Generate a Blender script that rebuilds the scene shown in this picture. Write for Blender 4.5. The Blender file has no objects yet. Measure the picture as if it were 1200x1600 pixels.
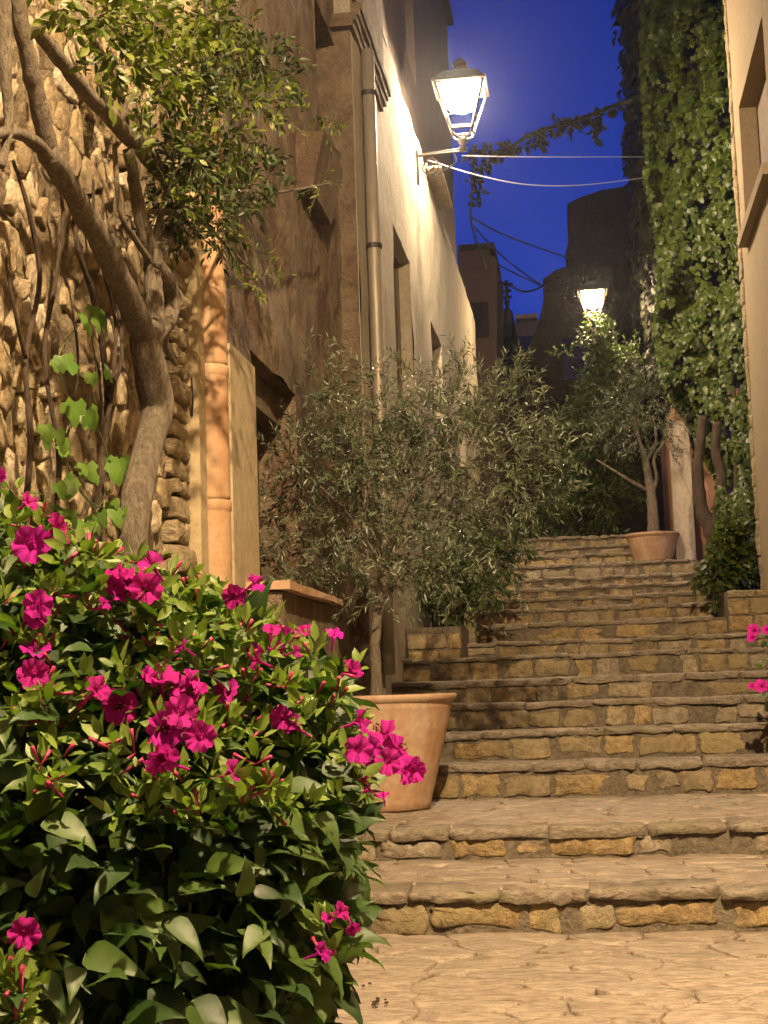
import bpy, bmesh, math, random
import numpy as np
from mathutils import Vector, Matrix, noise

random.seed(7); rng = np.random.default_rng(7)
scene = bpy.context.scene
COL = scene.collection

# ------------------------------------------------------------------ camera
FPX = 2400.0                      # focal length in pixels of a 1200x1600 frame
EYE = Vector((0, 0, 0.95))
YAW, TILT, ROLL = math.radians(7.44), math.radians(6.81), math.radians(-1.9)
RC = Matrix.Rotation(YAW, 3, 'Z') @ Matrix.Rotation(math.pi/2 + TILT, 3, 'X') @ Matrix.Rotation(ROLL, 3, 'Z')
cam_data = bpy.data.cameras.new("camera")
cam = bpy.data.objects.new("camera", cam_data); COL.objects.link(cam)
cam.matrix_world = Matrix.Translation(EYE) @ RC.to_4x4()
cam_data.sensor_fit = 'VERTICAL'; cam_data.sensor_height = 36.0
cam_data.lens = 36.0 * FPX / 1600.0
cam_data.clip_start = 0.05; cam_data.clip_end = 500
scene.camera = cam

# ------------------------------------------------------------------ world: clear blue-hour sky
world = bpy.data.worlds.new("World"); scene.world = world; world.use_nodes = True
wn = world.node_tree; wn.nodes.clear()
w_out = wn.nodes.new('ShaderNodeOutputWorld'); w_bg = wn.nodes.new('ShaderNodeBackground')
w_tc = wn.nodes.new('ShaderNodeTexCoord'); w_sep = wn.nodes.new('ShaderNodeSeparateXYZ')
w_rmp = wn.nodes.new('ShaderNodeValToRGB')
cr = w_rmp.color_ramp
cr.elements[0].position = 0.0; cr.elements[0].color = (0.008, 0.070, 0.470, 1)
cr.elements[1].position = 1.0; cr.elements[1].color = (0.006, 0.012, 0.090, 1)
e = cr.elements.new(0.25); e.color = (0.006, 0.040, 0.380, 1)
e = cr.elements.new(0.45); e.color = (0.003, 0.020, 0.215, 1)
wn.links.new(w_tc.outputs['Generated'], w_sep.inputs[0]); wn.links.new(w_sep.outputs['Z'], w_rmp.inputs[0])
wn.links.new(w_rmp.outputs[0], w_bg.inputs[0]); wn.links.new(w_bg.outputs[0], w_out.inputs[0])
w_bg.inputs[1].default_value = 1.0

scene.view_settings.view_transform = 'Standard'; scene.view_settings.look = 'None'
scene.view_settings.exposure = 0.0; scene.view_settings.gamma = 1.0
scene.view_settings.use_curve_mapping = False
scene.render.engine = 'CYCLES'
cy = scene.cycles
cy.max_bounces = 6; cy.diffuse_bounces = 2; cy.glossy_bounces = 2; cy.transmission_bounces = 3
cy.transparent_max_bounces = 6; cy.volume_bounces = 0
cy.caustics_reflective = False; cy.caustics_refractive = False; cy.sample_clamp_indirect = 6

LAMP_NEAR = 21000.0      # emission of the frosted bulbs (street lamps at night)
LAMP_MID = 1000.0
LAMP_FAR = 480.0
GLOW_HAZE = 0.00055  # scatter density of the volume standing in for lens glow

# ------------------------------------------------------------------ helpers
def ray(px, py):
    return RC @ Vector(((px-600)/FPX, -(py-800)/FPX, -1))
def at(px, py, Y=None, X=None, Z=None):
    """point of the place seen in the photograph at (px,py) on the plane Y=, X= or Z="""
    d = ray(px, py)
    k = Y/d.y if Y is not None else (X/d.x if X is not None else (Z-EYE.z)/d.z)
    return EYE + d*k

def put(name, me, mat=None, parent=None, **props):
    o = bpy.data.objects.new(name, me); COL.objects.link(o)
    if mat is not None and me is not None and not me.materials: me.materials.append(mat)
    if parent is not None:
        o.parent = parent
        o.matrix_parent_inverse = parent.matrix_basis.inverted()
    for k, v in props.items(): o[k] = v
    return o
def thing(name, loc, label, category, group=None):
    o = bpy.data.objects.new(name, None); COL.objects.link(o); o.location = loc
    o.empty_display_size = 0.2
    o['label'] = label; o['category'] = category
    if group: o['group'] = group
    return o
def tag(o, label, category, group=None):
    o['label'] = label; o['category'] = category
    if group: o['group'] = group
    return o

class MB:
    def __init__(s): s.v = []; s.f = []
    def box(s, x0, x1, y0, y1, z0, z1, j=0.0):
        b = len(s.v)
        for z in (z0, z1):
            for x, y in ((x0, y0), (x1, y0), (x1, y1), (x0, y1)):
                s.v.append((x+random.uniform(-j, j), y+random.uniform(-j, j), z+random.uniform(-j, j)))
        for q in ((3,2,1,0), (4,5,6,7), (0,1,5,4), (1,2,6,5), (2,3,7,6), (3,0,4,7)):
            s.f.append(tuple(b+i for i in q))
        return s
    def prism(s, poly, O, U, V, N, t):
        b = len(s.v); n = len(poly)
        for k in (0, t):
            for (u, v) in poly: s.v.append(tuple(O+U*u+V*v+N*k))
        s.f.append(tuple(b+i for i in range(n))[::-1]); s.f.append(tuple(b+n+i for i in range(n)))
        for i in range(n):
            j = (i+1) % n; s.f.append((b+i, b+j, b+n+j, b+n+i))
        return s
    def tube(s, pts, rad, n=8, sub=1, wob=0.0, cap=True):
        P = [Vector(p) for p in pts]; R = list(rad)
        if sub > 1:
            Q = []; S = []
            for i in range(len(P)-1):
                p0 = P[max(i-1, 0)]; p1 = P[i]; p2 = P[i+1]; p3 = P[min(i+2, len(P)-1)]
                for k in range(sub):
                    t = k/sub
                    Q.append(0.5*((2*p1)+(p2-p0)*t+(2*p0-5*p1+4*p2-p3)*t*t+(3*p1-p0-3*p2+p3)*t**3))
                    S.append(R[i]*(1-t)+R[i+1]*t)
            Q.append(P[-1]); S.append(R[-1]); P, R = Q, S
        b = len(s.v); m = len(P)
        T = (P[1]-P[0]).normalized()
        A = T.orthogonal().normalized()
        for i in range(m):
            T2 = (P[min(i+1, m-1)]-P[max(i-1, 0)])
            if T2.length < 1e-9: T2 = T
            T2 = T2.normalized()
            A = (A - T2*A.dot(T2)); A = A.normalized() if A.length > 1e-6 else T2.orthogonal().normalized()
            B = T2.cross(A); T = T2
            for k in range(n):
                a = 2*math.pi*k/n
                d = A*math.cos(a)+B*math.sin(a); r = R[i]
                if wob: r *= 1+wob*noise.noise((P[i]+d*R[i]*1.5)*(0.35/max(R[i], .004)))
                s.v.append(tuple(P[i]+d*r))
        for i in range(m-1):
            for k in range(n):
                l = (k+1) % n
                s.f.append((b+i*n+k, b+i*n+l, b+(i+1)*n+l, b+(i+1)*n+k))
        if cap:
            s.f.append(tuple(b+k for k in range(n))[::-1]); s.f.append(tuple(b+(m-1)*n+k for k in range(n)))
        return s
    def lathe(s, prof, c, n=32, wob=0.0):
        b = len(s.v); m = len(prof)
        for i, (r, z) in enumerate(prof):
            for k in range(n):
                a = 2*math.pi*k/n
                rr = r*(1+wob*noise.noise(Vector((math.cos(a)*2, math.sin(a)*2, z*5))))
                s.v.append((c[0]+rr*math.cos(a), c[1]+rr*math.sin(a), c[2]+z))
        for i in range(m-1):
            for k in range(n):
                l = (k+1) % n
                s.f.append((b+i*n+k, b+i*n+l, b+(i+1)*n+l, b+(i+1)*n+k))
        return s
    def mesh(s, name, smooth=False):
        me = bpy.data.meshes.new(name); me.from_pydata(s.v, [], s.f); me.validate(); me.update()
        if smooth: me.polygons.foreach_set('use_smooth', [True]*len(me.polygons))
        return me
    def put(s, name, mat, parent=None, smooth=False, **props):
        return put(name, s.mesh(name, smooth), mat, parent, **props)

# ---- materials
def mat_new(name):
    m = bpy.data.materials.new(name); m.use_nodes = True
    nt = m.node_tree; b = nt.nodes['Principled BSDF']
    return m, nt, b
def N(nt, t, **kw):
    n = nt.nodes.new(t)
    for k, v in kw.items(): setattr(n, k, v)
    return n
def noise_tex(nt, vec, scale, detail=5, rough=.6, dist=0.0):
    n = N(nt, 'ShaderNodeTexNoise'); n.inputs['Scale'].default_value = scale
    n.inputs['Detail'].default_value = detail; n.inputs['Roughness'].default_value = rough
    n.inputs['Distortion'].default_value = dist
    nt.links.new(vec, n.inputs['Vector']); return n.outputs['Fac']
def ramp(nt, fac, stops):
    r = N(nt, 'ShaderNodeValToRGB'); el = r.color_ramp.elements
    el[0].position = stops[0][0]; el[0].color = (*stops[0][1], 1)
    el[1].position = stops[-1][0]; el[1].color = (*stops[-1][1], 1)
    for p, c in stops[1:-1]:
        x = el.new(p); x.color = (*c, 1)
    nt.links.new(fac, r.inputs[0]); return r.outputs[0]
def mixc(nt, fac, a, b, mode='MIX'):
    m = N(nt, 'ShaderNodeMix', data_type='RGBA', blend_type=mode)
    for sock, v in ((m.inputs[0], fac), (m.inputs[6], a), (m.inputs[7], b)):
        if isinstance(v, (int, float)): sock.default_value = v
        elif isinstance(v, tuple): sock.default_value = (*v, 1)
        else: nt.links.new(v, sock)
    return m.outputs[2]
def math_(nt, op, a, b=0.5):
    m = N(nt, 'ShaderNodeMath', operation=op)
    for s_, v in ((m.inputs[0], a), (m.inputs[1], b)):
        if isinstance(v, (int, float)): s_.default_value = v
        else: nt.links.new(v, s_)
    return m.outputs[0]
def mapping(nt, scale=(1,1,1), src='Object'):
    tc = N(nt, 'ShaderNodeTexCoord'); mp = N(nt, 'ShaderNodeMapping'); mp.inputs['Scale'].default_value = scale
    nt.links.new(tc.outputs[src], mp.inputs[0]); return mp.outputs[0]
def bump(nt, b, h, dist, strength=1.0, normal=None):
    n = N(nt, 'ShaderNodeBump'); n.inputs['Distance'].default_value = dist; n.inputs['Strength'].default_value = strength
    nt.links.new(h, n.inputs['Height'])
    if normal is not None: nt.links.new(normal, n.inputs['Normal'])
    nt.links.new(n.outputs[0], b.inputs['Normal']); return n.outputs[0]

def m_stone(name, cols, dirt, scale=9, bdist=.012, rough=.85, dirt_amt=.5, var=.35, moss=None, stretch=(1,1,1)):
    m, nt, b = mat_new(name); v = mapping(nt, stretch)
    oi = N(nt, 'ShaderNodeObjectInfo')
    n1 = noise_tex(nt, v, scale*.35, 4, .6); n2 = noise_tex(nt, v, scale*3, 6, .7); n3 = noise_tex(nt, v, scale*.9, 6, .65, .6)
    f = math_(nt, 'ADD', math_(nt, 'MULTIPLY', oi.outputs['Random'], var), math_(nt, 'MULTIPLY', n1, 1-var))
    k = len(cols)
    c = ramp(nt, f, [(.12+.76*i/(k-1), cc) for i, cc in enumerate(cols)])
    c = mixc(nt, ramp(nt, n3, [(.42, (0,0,0)), (.66, (dirt_amt,)*3)]), c, dirt)
    n5 = noise_tex(nt, v, scale*11, 4, .75)
    c = mixc(nt, .8, c, ramp(nt, n2, [(.30, (.35,.33,.3)), (.55, (1,1,1)), (.75, (1.25,1.22,1.15))]), 'MULTIPLY')
    c = mixc(nt, .5, c, ramp(nt, n5, [(.35, (.68,.66,.63)), (.6, (1.12,1.12,1.12))]), 'MULTIPLY')
    if moss:
        c = mixc(nt, ramp(nt, noise_tex(nt, v, scale*.22, 3, .6), [(.52, (0,0,0)), (.62, (.6,.6,.6))]), c, moss)
    nt.links.new(c, b.inputs['Base Color']); b.inputs['Roughness'].default_value = rough
    b.inputs['Specular IOR Level'].default_value = .3
    h = math_(nt, 'ADD', math_(nt, 'ADD', math_(nt, 'MULTIPLY', n2, .55), n3), math_(nt, 'MULTIPLY', n5, .2))
    bump(nt, b, h, bdist*3.2)
    return m
def m_plaster(name, c1, c2, stain, bdist=.006, scale=2.2, streak=.5, rough=.9, patch=None, grit=1.0):
    m, nt, b = mat_new(name); v = mapping(nt); vs = mapping(nt, (3.2, 3.2, .28) if streak > .32 else (2.2, 2.2, 1.1))
    n1 = noise_tex(nt, v, scale, 5, .62); n2 = noise_tex(nt, vs, 2.6, 6, .65); n3 = noise_tex(nt, v, 26, 6, .7)
    n4 = noise_tex(nt, v, 7, 6, .72, .5)
    c = ramp(nt, n1, [(.3, c1), (.7, c2)])
    c = mixc(nt, ramp(nt, n2, [(.44, (0,0,0)), (.72, (streak,)*3)]), c, stain)
    c = mixc(nt, ramp(nt, n4, [(.5, (0,0,0)), (.64, (.4,)*3)]), c, stain)
    if patch: c = mixc(nt, ramp(nt, noise_tex(nt, v, 1.3, 5, .7, .4), [(.54, (0,0,0)), (.58, (.85,)*3)]), c, patch)
    c = mixc(nt, .5, c, ramp(nt, n3, [(.25, (.5,.48,.45)), (.6, (1,1,1))]), 'MULTIPLY')
    nt.links.new(c, b.inputs['Base Color']); b.inputs['Roughness'].default_value = rough
    b.inputs['Specular IOR Level'].default_value = .25
    bump(nt, b, math_(nt, 'ADD', math_(nt, 'MULTIPLY', n3, .5*grit), math_(nt, 'MULTIPLY', n4, grit)), bdist*2)
    return m
def m_leaf(name, cols, rough=.45, trans=.25, spec=.5, veins=False):
    m, nt, b = mat_new(name)
    a = N(nt, 'ShaderNodeAttribute', attribute_name='rnd'); oi = N(nt, 'ShaderNodeObjectInfo')
    f = math_(nt, 'FRACT', math_(nt, 'ADD', a.outputs['Fac'], oi.outputs['Random']))
    k = len(cols); c = ramp(nt, f, [(i/(k-1), cc) for i, cc in enumerate(cols)])
    v = mapping(nt); n1 = noise_tex(nt, v, 60, 3, .6)
    c = mixc(nt, .5, c, ramp(nt, n1, [(.3, (.6,.62,.5)), (.7, (1.1,1.1,1.0))]), 'MULTIPLY')
    if veins:
        uv = N(nt, 'ShaderNodeUVMap'); sp = N(nt, 'ShaderNodeSeparateXYZ'); nt.links.new(uv.outputs[0], sp.inputs[0])
        ax = math_(nt, 'ABSOLUTE', sp.outputs[0], 0)
        s1 = math_(nt, 'SUBTRACT', math_(nt, 'MULTIPLY', sp.outputs[1], 7.0), math_(nt, 'MULTIPLY', ax, 6.0))
        w = math_(nt, 'PINGPONG', s1, .5)
        rib = math_(nt, 'LESS_THAN', ax, .014)
        vv = math_(nt, 'MAXIMUM', ramp(nt, w, [(0.0, (1,1,1)), (.09, (0,0,0))]), rib)
        c = mixc(nt, math_(nt, 'MULTIPLY', vv, .07), c, (.16, .22, .07))
    nt.links.new(c, b.inputs['Base Color'])
    b.inputs['Roughness'].default_value = rough; b.inputs['Specular IOR Level'].default_value = spec
    tr = N(nt, 'ShaderNodeBsdfTranslucent'); nt.links.new(mixc(nt, 1.0, c, (1.0,1.25,.45), 'MULTIPLY'), tr.inputs[0])
    mx = N(nt, 'ShaderNodeMixShader'); mx.inputs[0].default_value = trans
    nt.links.new(b.outputs[0], mx.inputs[1]); nt.links.new(tr.outputs[0], mx.inputs[2])
    nt.links.new(mx.outputs[0], nt.nodes['Material Output'].inputs[0])
    return m
def m_plain(name, c, rough=.6, metal=0.0, var=.3, scale=12, bdist=.001, stretch=(1,1,1)):
    m, nt, b = mat_new(name); v = mapping(nt, stretch); n1 = noise_tex(nt, v, scale, 5, .65)
    cc = mixc(nt, 1.0, c, ramp(nt, n1, [(.3, (1-var,)*3), (.7, (1+var*.4,)*3)]), 'MULTIPLY')
    nt.links.new(cc, b.inputs['Base Color']); b.inputs['Roughness'].default_value = rough; b.inputs['Metallic'].default_value = metal
    bump(nt, b, n1, bdist)
    return m
def m_emit(name, c, s):
    m = bpy.data.materials.new(name); m.use_nodes = True; nt = m.node_tree; nt.nodes.clear()
    o = N(nt, 'ShaderNodeOutputMaterial'); e_ = N(nt, 'ShaderNodeEmission')
    e_.inputs[0].default_value = (*c, 1); e_.inputs[1].default_value = s; nt.links.new(e_.outputs[0], o.inputs[0]); return m

M = {}
M['rubble'] = m_stone('rubble_stone', [(.34,.25,.14), (.60,.48,.30), (.74,.63,.44), (.46,.35,.19), (.80,.70,.52), (.58,.44,.24)], (.20,.15,.09), 10, .012, dirt_amt=.6, var=.7)
M['quoin'] = m_stone('quoin_stone', [(.40,.31,.18), (.50,.41,.26), (.46,.36,.20)], (.20,.15,.09), 8, .012, dirt_amt=.4, stretch=(1,1,2.5))
M['mortar'] = m_stone('old_mortar', [(.26,.205,.125), (.44,.35,.22), (.33,.26,.165)], (.13,.10,.06), 12, .03, dirt_amt=.7, var=0)
M['riser'] = m_stone('riser_stone', [(.26,.19,.10), (.44,.32,.15), (.34,.27,.17), (.50,.37,.17), (.42,.36,.26), (.30,.23,.14)], (.15,.115,.07), 9, .010, dirt_amt=.5, var=.6, moss=(.27,.23,.12))
M['joint'] = m_stone('step_mortar', [(.17,.145,.10), (.24,.20,.14), (.20,.17,.12)], (.11,.09,.06), 11, .010, dirt_amt=.5, var=0)
M['lip'] = m_stone('edge_stone', [(.30,.25,.18), (.44,.375,.285), (.36,.30,.22)], (.16,.125,.085), 10, .010, dirt_amt=.5, var=.4, stretch=(1,1,2.2), moss=(.25,.23,.12))
M['flag'] = m_stone('flagstone', [(.38,.31,.235), (.50,.42,.325), (.44,.36,.27), (.55,.46,.36)], (.24,.19,.135), 8, .009, dirt_amt=.6, var=.5, rough=.65, stretch=(.7,1.6,1))
M['bed'] = m_stone('paving_mortar', [(.36,.29,.215), (.43,.355,.27)], (.20,.16,.11), 12, .008, dirt_amt=.4, var=0)
M['plA'] = m_plaster('rough_brown_plaster', (.19,.135,.085), (.36,.28,.185), (.11,.075,.05), .05, 2.4, .3, patch=(.17,.11,.07))
M['plStrip'] = m_plaster('yellow_plaster', (.42,.34,.20), (.48,.40,.25), (.26,.20,.11), .005, 3, .35)
M['plB'] = m_plaster('cream_plaster', (.42,.37,.27), (.50,.45,.34), (.28,.23,.16), .006, 1.4, .45)
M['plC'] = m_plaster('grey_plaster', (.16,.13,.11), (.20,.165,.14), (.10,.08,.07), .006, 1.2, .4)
M['plR'] = m_plaster('ochre_render', (.33,.265,.175), (.38,.305,.205), (.27,.21,.13), .0015, .8, .2, grit=.6)
M['plPink'] = m_plaster('pink_plaster', (.45,.24,.15), (.50,.28,.18), (.30,.18,.11), .004, 2, .4)
M['plWhite'] = m_plaster('limewash', (.48,.40,.30), (.55,.47,.36), (.25,.19,.13), .008, 3, .6)
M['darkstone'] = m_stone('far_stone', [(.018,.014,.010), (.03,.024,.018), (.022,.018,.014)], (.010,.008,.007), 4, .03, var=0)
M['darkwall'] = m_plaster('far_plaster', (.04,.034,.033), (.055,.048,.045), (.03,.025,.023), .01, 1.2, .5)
M['terra'] = m_plaster('terracotta', (.38,.21,.115), (.48,.31,.18), (.54,.43,.31), .002, 6, .75, rough=.8, grit=.5)
M['terrapipe'] = m_plaster('terracotta_pipe', (.38,.22,.11), (.46,.29,.16), (.50,.40,.28), .002, 5, .6, rough=.65, grit=.5)
M['soil'] = m_stone('soil', [(.04,.03,.02), (.07,.05,.035)], (.02,.015,.01), 30, .02, var=0)
M['bark'] = m_stone('bark', [(.20,.165,.12), (.28,.235,.17), (.24,.20,.14)], (.10,.08,.055), 14, .012, dirt_amt=.55, var=0, stretch=(2.2,2.2,.6))
M['barkdark'] = m_stone('dark_bark', [(.09,.065,.045), (.14,.10,.07)], (.04,.03,.02), 14, .01, var=0, stretch=(2.2,2.2,.5))
M['iron'] = m_plain('wrought_iron', (.05,.045,.04), .45, .6, .3)
M['zinc'] = m_plain('downpipe_metal', (.30,.26,.20), .5, .3, .3, 8, stretch=(3,3,.5))
M['wood'] = m_plain('old_wood', (.13,.085,.05), .7, 0, .5, 10, .003, stretch=(6,6,.6))
M['woodgrey'] = m_plain('grey_wood', (.13,.105,.07), .8, 0, .5, 9, .004, stretch=(6,6,.5))
M['wire'] = m_plain('cable', (.02,.02,.02), .5, .2, .1)
M['wirelight'] = m_plain('pale_cable', (.5,.48,.45), .5, .2, .1)
M['glass'] = m_plain('window_glass', (.012,.012,.014), .12, 0, .1, 3)
M['olive'] = m_leaf('olive_leaf', [(.085,.11,.06), (.13,.16,.09), (.065,.085,.042), (.21,.24,.16), (.10,.13,.07)], .38, .12, .6)
M['treeleaf'] = m_leaf('tree_leaf', [(.06,.085,.012), (.12,.155,.02), (.04,.065,.010), (.16,.19,.03), (.08,.11,.015)], .45, .3, .4)
M['treedark'] = m_leaf('dark_leaf', [(.025,.045,.012), (.04,.065,.018), (.06,.08,.02)], .45, .2, .4)
M['ivy'] = m_leaf('ivy_leaf', [(.030,.050,.009), (.050,.080,.012), (.085,.115,.016), (.035,.058,.010), (.11,.14,.022)], .42, .22, .35)
M['bush'] = m_leaf('bush_leaf', [(.022,.055,.012), (.040,.090,.018), (.085,.145,.024), (.028,.066,.014), (.020,.045,.012)], .5, .3, .45, veins=True)
M['lime'] = m_leaf('young_leaf', [(.17,.26,.04), (.22,.30,.06), (.13,.22,.035)], .45, .35, .4)
M['vine'] = m_leaf('vine_leaf', [(.10,.20,.03), (.14,.25,.045), (.08,.17,.03)], .45, .35, .4, veins=False)
M['garland'] = m_leaf('silhouette_leaf', [(.010,.013,.006), (.018,.022,.009), (.03,.028,.012)], .6, .1, .2)  # near-black creeper leaves: unlit silhouette put into the colour
M['shrub'] = m_leaf('shrub_leaf', [(.035,.065,.018), (.06,.10,.025), (.09,.13,.03)], .4, .25, .5)
def m_petal():
    m, nt, b = mat_new('magenta_petal'); v = mapping(nt, (1,1,1)); oi = N(nt, 'ShaderNodeObjectInfo')
    at_ = N(nt, 'ShaderNodeAttribute', attribute_name='rnd')
    n1 = noise_tex(nt, v, 90, 3, .6)
    c = ramp(nt, oi.outputs['Random'], [(0, (.62,.014,.30)), (.5, (.80,.035,.44)), (1, (.70,.022,.48))])
    c = mixc(nt, .4, c, ramp(nt, n1, [(.3, (.55,.5,.6)), (.7, (1.1,1.1,1.1))]), 'MULTIPLY')
    c = mixc(nt, math_(nt, 'LESS_THAN', at_.outputs['Fac'], .12), c, (.30,.0,.06))
    nt.links.new(c, b.inputs['Base Color']); b.inputs['Roughness'].default_value = .6
    b.inputs['Specular IOR Level'].default_value = .2
    bump(nt, b, n1, .002)
    tr = N(nt, 'ShaderNodeBsdfTranslucent'); nt.links.new(c, tr.inputs[0])
    mx = N(nt, 'ShaderNodeMixShader'); mx.inputs[0].default_value = .3
    nt.links.new(b.outputs[0], mx.inputs[1]); nt.links.new(tr.outputs[0], mx.inputs[2])
    nt.links.new(mx.outputs[0], nt.nodes['Material Output'].inputs[0]); return m
M['petal'] = m_petal()
M['bud'] = m_plain('flower_bud', (.40,.03,.10), .5, 0, .4, 40)
M['stem'] = m_plain('green_stem', (.10,.14,.04), .5, 0, .3, 40)
M['brick'] = None

# ---- stones
def chaikin(p):
    q = []
    for i in range(len(p)):
        a = p[i]; b = p[(i+1) % len(p)]
        q.append((a[0]*.78+b[0]*.22, a[1]*.78+b[1]*.22)); q.append((a[0]*.22+b[0]*.78, a[1]*.22+b[1]*.78))
    return q
def inset(poly, d):
    cx = sum(p[0] for p in poly)/len(poly); cy_ = sum(p[1] for p in poly)/len(poly)
    out = []
    for x, y in poly:
        r = math.hypot(x-cx, y-cy_); k = max(.25, 1-d/max(r, 1e-5)); out.append((cx+(x-cx)*k, cy_+(y-cy_)*k))
    return out
def voronoi(seeds, box, k=18):
    S = np.array(seeds); out = []
    for i, s in enumerate(S):
        d = ((S-s)**2).sum(1); nb = np.argsort(d)[1:k+1]
        poly = [(box[0], box[2]), (box[1], box[2]), (box[1], box[3]), (box[0], box[3])]
        for j in nb:
            m = (s+S[j])/2; n = S[j]-s; q = []
            for a in range(len(poly)):
                p1 = poly[a]; p2 = poly[(a+1) % len(poly)]
                d1 = (p1[0]-m[0])*n[0]+(p1[1]-m[1])*n[1]; d2 = (p2[0]-m[0])*n[0]+(p2[1]-m[1])*n[1]
                if d1 <= 0: q.append(p1)
                if d1*d2 < 0:
                    t = d1/(d1-d2); q.append((p1[0]+(p2[0]-p1[0])*t, p1[1]+(p2[1]-p1[1])*t))
            poly = q
            if len(poly) < 3: break
        out.append(poly if len(poly) >= 3 else None)
    return out
def stone_mesh(name, poly, O, U, V, Nn, t, back=.02, rag=.004, dome=.25, tilt=.0, bevel=.012):
    """irregular stone: back ring, full-width ring, bevel ring, ragged top"""
    n = len(poly); cx = sum(p[0] for p in poly)/n; cy_ = sum(p[1] for p in poly)/n
    tx, ty = random.uniform(-tilt, tilt), random.uniform(-tilt, tilt)
    v = []; f = []
    sd = random.random()*50
    def P(u, w, h): return tuple(O+U*u+V*w+Nn*h)
    rings = [(0, -back), (0, t*.55), (bevel*.7, t*.9), (bevel*2.4, t*(1+dome*.4))]
    for d, h in rings:
        for (u, w) in inset(poly, d):
            rg = rag*noise.noise(Vector((u*40+sd, w*40, h*30)))*2
            hh = h + ((u-cx)*tx+(w-cy_)*ty + noise.noise(Vector((u*14+sd, w*14, sd)))*rag*2.2 if h > 0 else 0)
            v.append(P(u+rg, w+rg, hh))
    v.append(P(cx, cy_, t*(1+dome)+random.uniform(-rag, rag)))
    m = len(rings)
    for r in range(m-1):
        for i in range(n):
            j = (i+1) % n; f.append((r*n+i, r*n+j, (r+1)*n+j, (r+1)*n+i))
    for i in range(n): f.append(((m-1)*n+i, (m-1)*n+(i+1) % n, m*n))
    me = bpy.data.meshes.new(name); me.from_pydata(v, [], f); me.update()
    me.polygons.foreach_set('use_smooth', [True]*len(me.polygons))
    return me
def rrect(w, h, j, n=3):
    p = []
    for (a, b, c, d) in ((-w, -h, w, -h), (w, -h, w, h), (w, h, -w, h), (-w, h, -w, -h)):
        for k in range(n):
            t = k/n; p.append(((a+(c-a)*t)/2+random.uniform(-j, j), (b+(d-b)*t)/2+random.uniform(-j, j)))
    return chaikin(p)

# ---- foliage
def template(kind):
    if kind == 'olive': return [(0,0,0), (-.10,.45,.03), (.10,.45,.03), (0,1,-.06)], [(0,3,1), (0,2,3)]
    if kind == 'oval':
        return [(0,0,0), (-.2,.3,.05), (-.19,.65,.04), (0,1,-.08), (.19,.65,.04), (.2,.3,.05), (0,.5,0)], \
               [(0,6,1), (1,6,2), (2,6,3), (3,6,4), (4,6,5), (5,6,0)]
    if kind == 'ivy':
        P = [(0,.02,0), (-.30,-.10,.0), (-.52,.28,-.05), (-.30,.42,.02), (-.26,.72,-.03), (0,1,-.10), (.26,.72,-.03), (.30,.42,.02), (.52,.28,-.05), (.30,-.10,0), (0,.4,.07)]
        return P, [(i, 10, (i+1) % 10)[::-1] for i in range(10)]
    if kind == 'broad':
        st = [(0,.03,.03), (.06,.26,.05), (.2,.36,.06), (.38,.34,.055), (.56,.26,.04), (.74,.16,.01), (.88,.075,-.03)]
        P = []; F = []
        for y, w, z in st: P += [(-w,y,z), (0,y,z-.05), (w,y,z)]
        P.append((0,1,-.12)); n = len(st)
        for i in range(n-1):
            a = i*3; b = a+3
            F += [(a,a+1,b+1), (a,b+1,b), (a+1,a+2,b+2), (a+1,b+2,b+1)]
        a = (n-1)*3; F += [(a,a+1,3*n), (a+1,a+2,3*n)]
        P = [(x*(1+.08*math.sin(y*30)), y, z+.02*math.sin(y*17+x*9)-.10*y*y) for x, y, z in P]
        return P, F
def leaf_mesh(name, kind, pos, dirs, nors, size, rnd=None, wid=None):
    tv, tf = template(kind); tv = np.array(tv, float); tf = np.array(tf, int)
    n = len(pos); k = len(tv)
    D = dirs/np.maximum(np.linalg.norm(dirs, axis=1, keepdims=True), 1e-6)
    Z = nors - D*(nors*D).sum(1, keepdims=True)
    Z /= np.maximum(np.linalg.norm(Z, axis=1, keepdims=True), 1e-6)
    X = np.cross(D, Z)
    if wid is None: wid = np.ones(n)
    V = pos[:, None, :] + size[:, None, None]*(tv[None, :, 0:1]*X[:, None, :]*wid[:, None, None] + tv[None, :, 1:2]*D[:, None, :] + tv[None, :, 2:3]*Z[:, None, :])
    F = (tf[None]+(np.arange(n)*k)[:, None, None]).reshape(-1, 3)
    me = bpy.data.meshes.new(name)
    me.vertices.add(n*k); me.vertices.foreach_set('co', V.reshape(-1))
    me.loops.add(F.size); me.loops.foreach_set('vertex_index', F.reshape(-1).astype(np.int32))
    me.polygons.add(len(F)); me.polygons.foreach_set('loop_start', (np.arange(len(F))*3).astype(np.int32))
    me.update(calc_edges=True)
    if rnd is None: rnd = rng.random(n)
    a = me.attributes.new('rnd', 'FLOAT', 'POINT'); a.data.foreach_set('value', np.repeat(rnd*.999, k))
    uv = me.uv_layers.new(name='UVMap'); uvs = np.tile(tv[:, :2], (n, 1))[F.reshape(-1)]
    uv.data.foreach_set('uv', uvs.reshape(-1))
    if kind in ('broad', 'oval'): me.polygons.foreach_set('use_smooth', [True]*len(F))
    return me
def rvec(n): 
    v = rng.normal(size=(n, 3)); return v/np.linalg.norm(v, axis=1, keepdims=True)
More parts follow.
